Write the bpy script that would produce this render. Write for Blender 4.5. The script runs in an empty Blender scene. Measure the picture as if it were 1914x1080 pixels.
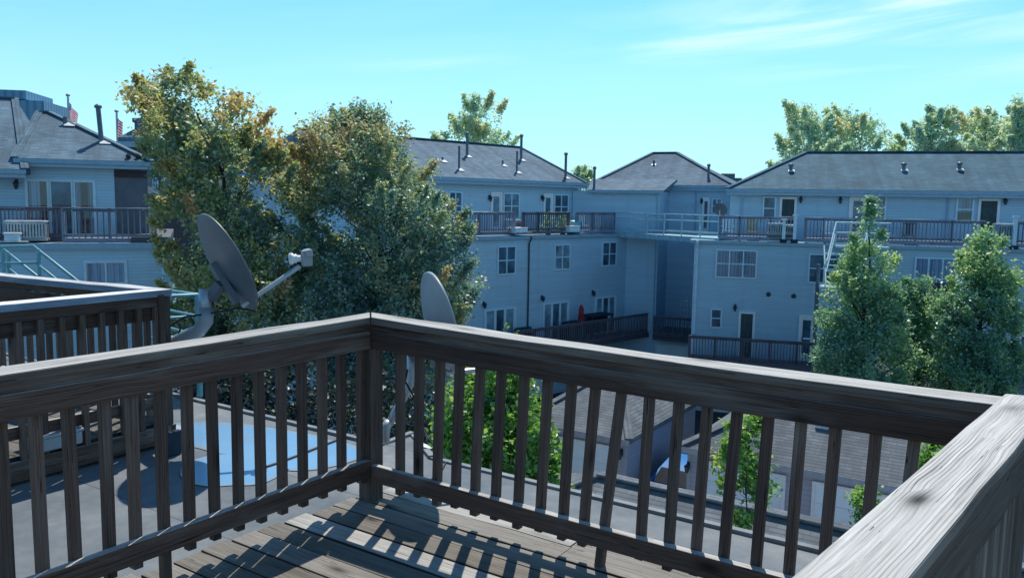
import bpy, math, random
import numpy as np
from mathutils import Vector
R_ = math.radians
rng = np.random.default_rng(7)
random.seed(7)
scene = bpy.context.scene
COL = scene.collection

# ------------------------------------------------------------------ camera
F = 1500.0; CX, CY = 957.0, 540.0
H = 1.6
PITCH, ROLL = R_(6.178), R_(-0.924)
def cam_axes():
    cp, sp = math.cos(PITCH), math.sin(PITCH)
    fwd = np.array([0, cp, -sp]); right = np.array([1., 0, 0]); down = np.cross(fwd, right)
    cr, sr = math.cos(ROLL), math.sin(ROLL)
    return np.array([cr*right + sr*down, -sr*right + cr*down, fwd])
CM = cam_axes()
CAMP = np.array([0, 0, H])
def ray(px, py):
    return CM.T @ np.array([(px-CX)/F, (py-CY)/F, 1.0])
def atz(px, py, z):
    v = ray(px, py); return CAMP + v*((z-H)/v[2])
def atd(px, py, D):
    return CAMP + ray(px, py)*D
def az(deg):
    return np.array([math.sin(R_(deg)), math.cos(R_(deg)), 0.0])
Z = np.array([0, 0, 1.0])
def vec(*a): return np.array(a, float)
def nrm(v): return v/np.linalg.norm(v)

cam = bpy.data.cameras.new("camera"); cob = bpy.data.objects.new("camera", cam); COL.objects.link(cob)
cam.sensor_width = 36; cam.lens = F/1914*36; cam.clip_start = 0.05; cam.clip_end = 6000
from mathutils import Matrix
r, dn, fw = CM
m = Matrix(((r[0], -dn[0], -fw[0], 0), (r[1], -dn[1], -fw[1], 0), (r[2], -dn[2], -fw[2], H), (0, 0, 0, 1)))
cob.matrix_world = m
scene.camera = cob
scene.cycles.diffuse_bounces = 6; scene.cycles.transparent_max_bounces = 12
scene.view_settings.view_transform = 'Standard'; scene.view_settings.look = 'None'
scene.view_settings.exposure = 0; scene.view_settings.gamma = 1

# ------------------------------------------------------------------ materials
class NT:
    def __init__(s, name):
        s.m = bpy.data.materials.new(name); s.m.use_nodes = True
        s.t = s.m.node_tree; s.n = s.t.nodes; s.n.clear()
        s.out = s.n.new('ShaderNodeOutputMaterial')
    def node(s, t, **kw):
        n = s.n.new(t)
        for k, v in kw.items():
            if k.startswith('i_'): n.inputs[k[2:].replace('_', ' ')].default_value = v
            else: setattr(n, k, v)
        return n
    def link(s, a, b): s.t.links.new(a, b)
    def val(s, sock, v):
        if hasattr(v, 'is_output') or hasattr(v, 'links'): s.link(v, sock)
        else: sock.default_value = v
    def math(s, op, a, b=0.0, c=None, clamp=False):
        n = s.n.new('ShaderNodeMath'); n.operation = op; n.use_clamp = clamp
        s.val(n.inputs[0], a); s.val(n.inputs[1], b)
        if c is not None: s.val(n.inputs[2], c)
        return n.outputs[0]
    def mix(s, f, a, b, mode='MIX'):
        n = s.n.new('ShaderNodeMix'); n.data_type = 'RGBA'; n.blend_type = mode
        s.val(n.inputs[0], f); s.val(n.inputs[6], col(a)); s.val(n.inputs[7], col(b))
        return n.outputs[2]
    def ramp(s, f, stops, interp='LINEAR'):
        n = s.n.new('ShaderNodeValToRGB'); cr = n.color_ramp; cr.interpolation = interp
        while len(cr.elements) < len(stops): cr.elements.new(0.5)
        for e, (p, c) in zip(cr.elements, stops):
            e.position = p; e.color = col(c) if not isinstance(c, (int, float)) else (c, c, c, 1)
        s.val(n.inputs[0], f); return n.outputs[0]
    def mapping(s, src, scale=(1, 1, 1), loc=(0, 0, 0)):
        n = s.n.new('ShaderNodeMapping'); s.link(src, n.inputs[0])
        n.inputs['Scale'].default_value = scale; n.inputs['Location'].default_value = loc
        return n.outputs[0]
    def noise(s, src, scale, detail=4, rough=.55, dist=0.0):
        n = s.n.new('ShaderNodeTexNoise'); s.link(src, n.inputs['Vector'])
        n.inputs['Scale'].default_value = scale; n.inputs['Detail'].default_value = detail
        n.inputs['Roughness'].default_value = rough; n.inputs['Distortion'].default_value = dist
        return n.outputs['Fac']
    def principled(s, base, rough=.6, spec=.4, metal=0.0, bump=None, bstr=.3, bdist=.01, **kw):
        p = s.n.new('ShaderNodeBsdfPrincipled')
        s.val(p.inputs['Base Color'], col(base)); s.val(p.inputs['Roughness'], rough)
        p.inputs['Specular IOR Level'].default_value = spec; p.inputs['Metallic'].default_value = metal
        for k, v in kw.items(): s.val(p.inputs[k.replace('_', ' ')], v)
        if bump is not None:
            b = s.n.new('ShaderNodeBump'); b.inputs['Strength'].default_value = bstr; b.inputs['Distance'].default_value = bdist
            s.link(bump, b.inputs['Height']); s.link(b.outputs[0], p.inputs['Normal'])
        s.link(p.outputs[0], s.out.inputs[0]); return p
def col(c):
    if isinstance(c, (tuple, list)) and len(c) == 3: return (c[0], c[1], c[2], 1)
    return c

def mat_plain(name, c, rough=.6, spec=.4, metal=0.0, var=.25, scale=6.0):
    t = NT(name); g = t.node('ShaderNodeNewGeometry')
    f = t.noise(g.outputs['Position'], scale, 5)
    lo = tuple(x*(1-var) for x in c); hi = tuple(min(1, x*(1+var)) for x in c)
    t.principled(t.ramp(f, [(.3, lo), (.7, hi)]), rough, spec, metal, bump=f, bstr=.1)
    return t.m

def mat_wood(name, dark, mid, silver, topmix=1.0, scale=1.0, knots=.62):
    t = NT(name)
    uv = t.node('ShaderNodeUVMap').outputs[0]; oi = t.node('ShaderNodeObjectInfo')
    cmb = t.node('ShaderNodeCombineXYZ'); t.link(t.math('MULTIPLY', oi.outputs['Random'], 37.0), cmb.inputs[0]); t.link(t.math('MULTIPLY', oi.outputs['Random'], 11.0), cmb.inputs[1])
    add = t.node('ShaderNodeVectorMath', operation='ADD'); t.link(uv, add.inputs[0]); t.link(cmb.outputs[0], add.inputs[1])
    p = add.outputs[0]
    sep = t.node('ShaderNodeSeparateXYZ'); t.link(p, sep.inputs[0])
    # knots: sparse cells that bend the grain around them
    vo = t.node('ShaderNodeTexVoronoi'); t.link(t.mapping(p, (3.0*scale, 8.0*scale, 1)), vo.inputs['Vector']); vo.inputs['Scale'].default_value = 1.0
    vo.inputs['Randomness'].default_value = .95
    kd = vo.outputs['Distance']
    gs = t.math('POWER', 2.718, t.math('MULTIPLY', t.math('MULTIPLY', kd, kd), -14.0))
    low = t.noise(t.mapping(p, (1.3*scale, 6*scale, 1)), 1.0, 3)
    vw = t.math('ADD', sep.outputs[1], t.math('MULTIPLY', t.math('SUBTRACT', low, .5), .009/scale))
    vw = t.math('ADD', vw, t.math('MULTIPLY', gs, .011/scale))
    c2 = t.node('ShaderNodeCombineXYZ'); t.link(sep.outputs[0], c2.inputs[0]); t.link(vw, c2.inputs[1])
    q = c2.outputs[0]
    grain = t.noise(t.mapping(q, (2.2*scale, 95*scale, 1)), 1.0, 5, .65)
    fine = t.noise(t.mapping(q, (9*scale, 420*scale, 1)), 1.0, 3, .6)
    patch = t.noise(t.mapping(p, (1.1*scale, 5*scale, 1)), 1.0, 4)
    crack_n = t.noise(t.mapping(q, (.6*scale, 58*scale, 1)), 1.0, 2, .4)
    crack = t.math('MAXIMUM', t.math('LESS_THAN', t.math('ABSOLUTE', t.math('SUBTRACT', crack_n, .38)), .006), t.math('LESS_THAN', t.math('ABSOLUTE', t.math('SUBTRACT', crack_n, .60)), .0035))
    lw = t.noise(t.mapping(p, (.9*scale, 9*scale, 1)), 1.0, 2)
    lf = t.math('FRACT', t.math('ADD', t.math('MULTIPLY', vw, 105.0*scale), t.math('MULTIPLY', lw, 1.5)))
    lmod = t.math('MULTIPLY', t.math('SUBTRACT', t.noise(t.mapping(q, (1.7*scale, 24*scale, 1)), 1.0, 3), .36), 3.4, clamp=True)
    line = t.math('MULTIPLY', t.math('SUBTRACT', 1.0, t.math('MULTIPLY', t.math('ABSOLUTE', t.math('SUBTRACT', lf, .5)), 4.2), clamp=True), lmod)
    gap = t.noise(t.mapping(p, (2.6*scale, 3*scale, 1)), 1.0, 2)
    crack = t.math('MULTIPLY', crack, t.math('GREATER_THAN', gap, .47))
    g = t.math('ADD', t.math('MULTIPLY', grain, .7), t.math('MULTIPLY', fine, .3))
    base = t.ramp(g, [(.30, dark), (.50, mid), (.68, tuple(min(1, x*1.35) for x in mid))])
    silv = t.ramp(g, [(.28, tuple(x*.36 for x in silver)), (.42, tuple(x*.82 for x in silver)), (.66, tuple(min(1, x*1.22) for x in silver))])
    geo = t.node('ShaderNodeNewGeometry'); sn = t.node('ShaderNodeSeparateXYZ'); t.link(geo.outputs['True Normal'], sn.inputs[0])
    up = t.math('MULTIPLY', t.math('SUBTRACT', sn.outputs[2], .35), 3.0, clamp=True)
    wear = t.math('MULTIPLY', t.math('SUBTRACT', patch, .52), 3.0, clamp=True)
    f = t.math('ADD', t.math('MULTIPLY', up, topmix), t.math('MULTIPLY', wear, .6), clamp=True)
    blotch = t.noise(t.mapping(q, (1.1*scale, 34*scale, 1)), 1.0, 6, .7)
    silv = t.mix(t.math('MULTIPLY', t.math('SUBTRACT', .50, blotch), 4.0, clamp=True), silv, tuple(x*.55 for x in silver))
    c = t.mix(f, base, silv)
    c = t.mix(t.math('MULTIPLY', t.math('SUBTRACT', .46, patch), 2.2, clamp=True), c, tuple(x*.45 for x in mid))
    c = t.mix(1.0, c, t.ramp(t.math('FRACT', t.math('MULTIPLY', oi.outputs['Random'], 7.31)), [(0, .72), (1, 1.28)]), 'MULTIPLY')
    kn = t.math('LESS_THAN', kd, .13); vs = t.node('ShaderNodeSeparateXYZ'); t.link(vo.outputs['Color'], vs.inputs[0]); kn2 = t.math('MULTIPLY', t.math('POWER', 2.718, t.math('MULTIPLY', t.math('MULTIPLY', kd, kd), -30.0)), t.math('GREATER_THAN', vs.outputs[0], knots))
    c = t.mix(t.math('MULTIPLY', kn2, .95), c, tuple(x*.25 for x in dark))
    c = t.mix(t.math('MULTIPLY', line, .62), c, t.mix(1.0, c, (.22, .20, .19), 'MULTIPLY'))
    c = t.mix(t.math('MULTIPLY', crack, .92), c, (.006, .006, .007))
    ht = t.math('SUBTRACT', t.math('SUBTRACT', g, t.math('MULTIPLY', crack, 1.2)), t.math('MULTIPLY', line, .5))
    t.principled(c, .82, .25, bump=ht, bstr=.55, bdist=.006)
    return t.m

def mat_siding(name, c, course=.118):
    t = NT(name); g = t.node('ShaderNodeNewGeometry'); s = t.node('ShaderNodeSeparateXYZ'); t.link(g.outputs['Position'], s.inputs[0])
    fr = t.math('FRACT', t.math('MULTIPLY', s.outputs[2], 1/course))
    big = t.noise(g.outputs['Position'], .45, 4); sm = t.noise(t.mapping(g.outputs['Position'], (3, 3, 12)), 1.0, 3)
    base = t.mix(big, tuple(x*.9 for x in c), tuple(min(1, x*1.1) for x in c))
    base = t.mix(t.math('MULTIPLY', sm, .2), base, tuple(x*.7 for x in c))
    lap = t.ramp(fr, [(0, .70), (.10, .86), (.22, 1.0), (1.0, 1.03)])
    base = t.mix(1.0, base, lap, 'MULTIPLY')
    row = t.math('FLOOR', t.math('MULTIPLY', s.outputs[2], 1/course))
    wn1 = t.node('ShaderNodeTexWhiteNoise', noise_dimensions='1D'); t.link(row, wn1.inputs['W'])
    seg = t.math('FLOOR', t.math('ADD', t.math('MULTIPLY', t.math('ADD', s.outputs[0], s.outputs[1]), .33), t.math('MULTIPLY', wn1.outputs['Value'], 7.0)))
    cv = t.node('ShaderNodeCombineXYZ'); t.link(row, cv.inputs[0]); t.link(seg, cv.inputs[1])
    wn2 = t.node('ShaderNodeTexWhiteNoise', noise_dimensions='2D'); t.link(cv.outputs[0], wn2.inputs['Vector'])
    base = t.mix(1.0, base, t.ramp(wn2.outputs['Value'], [(0, .95), (1, 1.04)]), 'MULTIPLY')
    # grime running down from the eaves
    st = t.noise(t.mapping(g.outputs['Position'], (2.2, 2.2, .12)), 1.0, 4)
    base = t.mix(t.math('MULTIPLY', t.math('SUBTRACT', st, .55), 1.6, clamp=True), base, tuple(x*.72 for x in c))
    t.principled(base, .55, .35, bump=fr, bstr=.5, bdist=.02)
    return t.m

def mat_shingle(name, c, row=.145):
    t = NT(name); uv = t.node('ShaderNodeUVMap').outputs[0]
    b = t.node('ShaderNodeTexBrick'); t.link(uv, b.inputs['Vector']); b.offset = .37
    b.inputs['Scale'].default_value = 1; b.inputs['Brick Width'].default_value = .31; b.inputs['Row Height'].default_value = row
    b.inputs['Mortar Size'].default_value = .012; b.inputs['Mortar Smooth'].default_value = .4; b.inputs['Bias'].default_value = -.2
    b.inputs['Color1'].default_value = col(tuple(x*.82 for x in c)); b.inputs['Color2'].default_value = col(tuple(x*1.16 for x in c)); b.inputs['Mortar'].default_value = col(tuple(x*.74 for x in c))
    big = t.noise(uv, .55, 5); gr = t.noise(uv, 60, 2)
    streak = t.noise(t.mapping(uv, (2.0, .18, 1)), 1.0, 4)
    cc = t.mix(1.0, b.outputs['Color'], t.ramp(big, [(.3, .78), (.7, 1.2)]), 'MULTIPLY')
    cc = t.mix(1.0, cc, t.ramp(streak, [(.35, .82), (.65, 1.12)]), 'MULTIPLY')
    cc = t.mix(1.0, cc, t.ramp(gr, [(.3, .8), (.7, 1.2)]), 'MULTIPLY')
    s = t.node('ShaderNodeSeparateXYZ'); t.link(uv, s.inputs[0]); fr = t.math('FRACT', t.math('MULTIPLY', s.outputs[1], 1/row))
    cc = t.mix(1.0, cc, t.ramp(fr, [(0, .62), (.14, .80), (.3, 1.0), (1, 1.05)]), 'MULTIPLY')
    t.principled(cc, .85, .25, bump=t.math('ADD', t.math('MULTIPLY', fr, -.6), t.math('MULTIPLY', gr, .4)), bstr=.5, bdist=.012)
    return t.m

def mat_leaf(name, stops, trans=.5):
    t = NT(name); a = t.node('ShaderNodeAttribute', attribute_name='tone')
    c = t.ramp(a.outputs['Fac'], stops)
    d = t.node('ShaderNodeBsdfDiffuse'); tr = t.node('ShaderNodeBsdfTranslucent'); gl = t.node('ShaderNodeBsdfGlossy')
    gl.inputs['Roughness'].default_value = .42; gl.inputs['Color'].default_value = (.75, .8, .8, 1)
    t.link(c, d.inputs[0]); t.link(t.mix(1.0, c, (1.25, 1.2, .6), 'MULTIPLY'), tr.inputs[0])
    m1 = t.node('ShaderNodeMixShader'); m1.inputs[0].default_value = trans; t.link(d.outputs[0], m1.inputs[1]); t.link(tr.outputs[0], m1.inputs[2])
    m2 = t.node('ShaderNodeMixShader'); m2.inputs[0].default_value = .07; t.link(m1.outputs[0], m2.inputs[1]); t.link(gl.outputs[0], m2.inputs[2])
    t.link(m2.outputs[0], t.out.inputs[0]); return t.m

def mat_glass_dark(name, c=(.05, .11, .17)):
    t = NT(name); g = t.node('ShaderNodeNewGeometry'); f = t.noise(g.outputs['Position'], 1.3, 3)
    t.principled(t.ramp(f, [(.35, tuple(x*.6 for x in c)), (.7, tuple(x*1.9 for x in c))]), .06, .5); return t.m
def mat_glass_clear(name):
    t = NT(name); tr = t.node('ShaderNodeBsdfTransparent'); tr.inputs[0].default_value = (.82, .9, .95, 1); gl = t.node('ShaderNodeBsdfGlossy'); gl.inputs['Roughness'].default_value = .03
    fr = t.node('ShaderNodeFresnel'); fr.inputs[0].default_value = 1.5
    mx = t.node('ShaderNodeMixShader'); t.link(t.math('ADD', fr.outputs[0], .05), mx.inputs[0]); t.link(tr.outputs[0], mx.inputs[1]); t.link(gl.outputs[0], mx.inputs[2]); t.link(mx.outputs[0], t.out.inputs[0]); return t.m

def mat_membrane():
    t = NT('roof_membrane'); g = t.node('ShaderNodeNewGeometry'); p = g.outputs['Position']
    rot = t.node('ShaderNodeVectorRotate'); rot.rotation_type = 'Z_AXIS'; rot.inputs['Angle'].default_value = R_(33.7); t.link(p, rot.inputs[0])
    q = rot.outputs[0]
    b = t.node('ShaderNodeTexBrick'); t.link(q, b.inputs['Vector']); b.inputs['Scale'].default_value = 1; b.inputs['Brick Width'].default_value = 60.0; b.inputs['Row Height'].default_value = .98
    b.inputs['Mortar Size'].default_value = .008; b.inputs['Mortar Smooth'].default_value = .6
    b.inputs['Color1'].default_value = (.9, .9, .9, 1); b.inputs['Color2'].default_value = (1.08, 1.08, 1.08, 1); b.inputs['Mortar'].default_value = (.55, .55, .55, 1)
    big = t.noise(p, .9, 6, .6); sm = t.noise(p, 9, 5, .6); gr = t.noise(p, 260, 2)
    c = t.ramp(big, [(.30, (.10, .125, .15)), (.5, (.17, .19, .205)), (.72, (.255, .255, .25))])
    c = t.mix(1.0, c, b.outputs['Color'], 'MULTIPLY')
    c = t.mix(1.0, c, t.ramp(sm, [(.3, .85), (.7, 1.12)]), 'MULTIPLY')
    c = t.mix(1.0, c, t.ramp(gr, [(.3, .72), (.7, 1.25)]), 'MULTIPLY')
    t.principled(c, .8, .3, bump=gr, bstr=.35, bdist=.004); return t.m

def mat_puddle():
    t = NT('pooled_water'); g = t.node('ShaderNodeNewGeometry'); p = g.outputs['Position']
    f = t.noise(p, 1.1, 4); a = t.node('ShaderNodeAttribute', attribute_name='rim')
    s = t.noise(p, 7, 4)
    e = t.math('ADD', a.outputs['Fac'], t.math('MULTIPLY', t.math('SUBTRACT', s, .5), .5))
    c = t.ramp(f, [(.3, (.15, .31, .50)), (.7, (.20, .37, .56))])  # reflected sky painted into the water's blue base colour
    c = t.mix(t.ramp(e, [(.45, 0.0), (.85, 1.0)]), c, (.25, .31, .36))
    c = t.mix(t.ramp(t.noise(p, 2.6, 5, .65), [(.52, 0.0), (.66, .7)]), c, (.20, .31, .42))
    t.principled(c, .2, .5, bump=t.noise(p, 14, 2), bstr=.03); return t.m

def mat_ground():
    t = NT('asphalt'); g = t.node('ShaderNodeNewGeometry'); p = g.outputs['Position']
    c = t.ramp(t.noise(p, .4, 6), [(.3, (.045, .048, .052)), (.7, (.075, .077, .08))])
    c = t.mix(1.0, c, t.ramp(t.noise(p, 40, 3), [(.3, .75), (.7, 1.25)]), 'MULTIPLY')
    t.principled(c, .9, .2); return t.m

def mat_stripes(name, c1, c2, freq, axis=0):
    t = NT(name); uv = t.node('ShaderNodeUVMap').outputs[0]; s = t.node('ShaderNodeSeparateXYZ'); t.link(uv, s.inputs[0])
    n = t.noise(t.mapping(uv, (7, .6, 1)), 1.0, 3)
    f = t.math('ADD', t.math('MULTIPLY', t.math('SINE', t.math('MULTIPLY', s.outputs[axis], freq)), .35), n)
    t.principled(t.ramp(f, [(.2, c2), (.65, c1)]), .8, .1); return t.m
def mat_flag():
    # stripes along v, a blue canton with pale dots in the upper hoist corner
    t = NT('flag_cloth'); uv = t.node('ShaderNodeUVMap').outputs[0]; s = t.node('ShaderNodeSeparateXYZ'); t.link(uv, s.inputs[0])
    st = t.math('GREATER_THAN', t.math('FRACT', t.math('MULTIPLY', s.outputs[1], 6.5)), .5)
    c = t.mix(st, (.70, .10, .14), (.9, .9, .92))
    can = t.math('MULTIPLY', t.math('LESS_THAN', s.outputs[0], .4), t.math('GREATER_THAN', s.outputs[1], .462))
    vo = t.node('ShaderNodeTexVoronoi'); t.link(t.mapping(uv, (15, 10, 1)), vo.inputs['Vector']); vo.inputs['Scale'].default_value = 1; vo.inputs['Randomness'].default_value = 0
    star = t.math('LESS_THAN', vo.outputs['Distance'], .25)
    c = t.mix(can, c, t.mix(star, (.05, .10, .36), (.8, .8, .85)))
    d = t.node('ShaderNodeBsdfDiffuse'); tr = t.node('ShaderNodeBsdfTranslucent'); t.link(c, d.inputs[0]); t.link(c, tr.inputs[0])
    mx = t.node('ShaderNodeMixShader'); mx.inputs[0].default_value = .6; t.link(d.outputs[0], mx.inputs[1]); t.link(tr.outputs[0], mx.inputs[2]); t.link(mx.outputs[0], t.out.inputs[0]); return t.m

M = {}  # distant siding, roof, wood and leaf colours carry the blue haze
M['deck_wood'] = mat_wood('weathered_wood', (.030, .019, .016), (.112, .072, .058), (.44, .425, .40), 1.0)
M['cap_wood'] = mat_wood('weathered_cap_wood', (.055, .048, .046), (.15, .122, .105), (.49, .475, .45), 1.0, 1.0, .45)
M['painted_cap'] = mat_wood('pale_worn_cap_paint', (.10, .14, .19), (.20, .27, .36), (.74, .75, .76), 1.0)
M['grey_slat'] = mat_wood('grey_weathered_slat', (.05, .045, .042), (.20, .17, .15), (.5, .48, .45), 1.0)
M['floor_brown'] = mat_wood('brown_weathered_boards', (.012, .009, .008), (.035, .028, .025), (.20, .18, .155), 1.0)
M['floor_pale'] = mat_wood('pale_weathered_boards', (.022, .019, .017), (.06, .052, .047), (.44, .425, .40), 1.0)
M['deck_floor'] = mat_wood('weathered_deck_boards', (.016, .013, .011), (.045, .038, .034), (.26, .24, .215), 1.0)
M['baluster'] = mat_wood('baluster_wood', (.038, .025, .021), (.135, .094, .078), (.36, .34, .31), .9)
M['hazed_wood'] = mat_wood('hazed_deck_wood', (.10, .12, .16), (.23, .26, .34), (.45, .47, .50), 1.0)  # distant wood lightened and blued, haze put into the colour
M['brown_wood'] = mat_wood('brown_deck_wood', (.06, .065, .085), (.15, .145, .18), (.24, .25, .28), .7)  # brown also lifted towards blue to carry the haze
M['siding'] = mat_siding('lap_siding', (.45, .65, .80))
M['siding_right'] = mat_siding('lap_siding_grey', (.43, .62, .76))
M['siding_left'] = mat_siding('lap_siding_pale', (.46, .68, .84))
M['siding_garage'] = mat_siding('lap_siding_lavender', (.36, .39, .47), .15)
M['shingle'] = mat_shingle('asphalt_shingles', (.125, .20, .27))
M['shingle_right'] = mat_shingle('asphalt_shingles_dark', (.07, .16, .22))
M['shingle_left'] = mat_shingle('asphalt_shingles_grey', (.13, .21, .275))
M['shingle_garage'] = mat_shingle('garage_shingles', (.165, .19, .215), .125)
M['trim'] = mat_plain('painted_trim', (.58, .76, .86), .5, .4, var=.1)
M['trim_blue'] = mat_plain('grey_trim', (.30, .45, .58), .5, .4, var=.1)
M['gutter'] = mat_plain('gutter_metal', (.24, .40, .52), .45, .4, var=.12)
M['white'] = mat_plain('white_paint', (.78, .80, .82), .5, .4, var=.06)
M['glass'] = mat_glass_dark('dark_window_glass')
M['glass_light'] = mat_glass_dark('pale_window_glass', (.16, .25, .32))
M['pane'] = mat_glass_clear('clear_pane')
M['room'] = mat_plain('dark_room', (.03, .06, .09), .9, .1)
M['curtain'] = mat_stripes('pale_curtain', (.30, .46, .64), (.10, .18, .30), 24)
M['screen'] = mat_plain('door_screen', (.06, .09, .10), .8, .2)
M['brown_wall'] = mat_plain('brown_fire_wall', (.135, .155, .19), .8, .2, var=.15, scale=3)
M['brown_band'] = mat_plain('brown_wall_band', (.075, .06, .07), .8, .2)
M['metal_dark'] = mat_plain('dark_metal', (.03, .045, .06), .5, .5)
M['pipe'] = mat_plain('painted_vent_pipe', (.10, .15, .19), .5, .4)
M['flash'] = mat_plain('pale_flashing', (.62, .64, .66), .5, .4)
M['edge_metal'] = mat_plain('dull_edge_metal', (.20, .215, .23), .6, .3, var=.3)
M['garage_trim'] = mat_plain('lavender_grey_trim', (.34, .37, .43), .5, .4, var=.12)
M['teal'] = mat_plain('teal_painted_steel', (.13, .34, .40), .42, .5, var=.2, scale=9)
M['teal_pale'] = mat_plain('pale_teal_steel', (.34, .55, .62), .45, .5)
M['dish'] = mat_plain('grey_dish_paint', (.11, .13, .155), .42, .45, var=.08)
M['dish_pale'] = mat_plain('pale_grey_dish_paint', (.30, .33, .36), .42, .45, var=.08)
M['galv'] = mat_plain('galvanised_steel', (.42, .47, .51), .38, .5, metal=.35, var=.15)
M['cable'] = mat_plain('black_cable', (.012, .012, .014), .5, .4)
M['membrane'] = mat_membrane()
M['puddle'] = mat_puddle()
M['ground'] = mat_ground()
M['concrete'] = mat_plain('pale_concrete', (.36, .36, .35), .9, .2, var=.18, scale=1.5)
M['ac'] = mat_plain('condenser_metal', (.30, .37, .42), .5, .4)
M['red'] = mat_plain('red_umbrella_cloth', (.28, .035, .045), .8, .2)
M['black_cloth'] = mat_plain('dark_cover_cloth', (.025, .04, .06), .8, .2)
M['brick'] = mat_plain('far_brick', (.10, .085, .10), .9, .2)
M['car'] = mat_plain('blue_car_paint', (.03, .19, .52), .5, .15, var=.04)
M['car_glass'] = mat_plain('car_glass', (.01, .016, .025), .25, .25)
M['tyre'] = mat_plain('tyre_rubber', (.015, .015, .016), .8, .2)
M['bark'] = mat_plain('tree_bark', (.055, .045, .038), .9, .2, var=.4, scale=14)
M['tower'] = mat_stripes('tower_facade', (.20, .36, .50), (.12, .26, .40), 2.2)
M['flag'] = mat_flag()
M['door_garage'] = mat_plain('garage_door_paint', (.74, .86, .93), .5, .4, var=.05, scale=2)
M['yellow'] = mat_plain('yellow_plastic', (.45, .36, .12), .6, .3)
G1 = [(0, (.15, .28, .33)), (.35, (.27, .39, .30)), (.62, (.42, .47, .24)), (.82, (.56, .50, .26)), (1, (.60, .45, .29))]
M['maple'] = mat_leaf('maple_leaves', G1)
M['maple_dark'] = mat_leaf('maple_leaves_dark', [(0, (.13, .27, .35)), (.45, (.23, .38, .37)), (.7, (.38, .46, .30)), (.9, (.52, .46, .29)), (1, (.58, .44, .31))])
M['pear'] = mat_leaf('pear_leaves', [(0, (.13, .31, .28)), (.5, (.27, .47, .33)), (1, (.56, .72, .38))])
M['filler'] = mat_leaf('shade_dark_leaves', [(0, (.012, .026, .03)), (.5, (.025, .05, .045)), (1, (.05, .08, .06))])  # near-black leaf colours hold the shade under the maples
M['fresh'] = mat_leaf('fresh_green_leaves', [(0, (.10, .23, .07)), (.5, (.25, .47, .11)), (.85, (.42, .60, .16)), (1, (.58, .58, .17))])
M['hazed_leaf'] = mat_leaf('hazed_leaves', [(0, (.48, .68, .74)), (.5, (.60, .75, .70)), (.8, (.72, .74, .58)), (1, (.78, .66, .52))])  # pale teal leaf colours with the distance haze mixed in

# ------------------------------------------------------------------ mesh helpers
WL = {}
def empty(name, loc):
    o = bpy.data.objects.new(name, None); COL.objects.link(o); o.empty_display_size = .2
    o.location = Vector(loc); WL[o] = np.array(loc, float); return o
def tag(o, label=None, cat=None, group=None, kind=None):
    if label: o['label'] = label
    if cat: o['category'] = cat
    if group: o['group'] = group
    if kind: o['kind'] = kind
    return o
def thing(name, label, cat, loc, group=None, kind=None):
    return tag(empty(name, loc), label, cat, group, kind)

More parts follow.
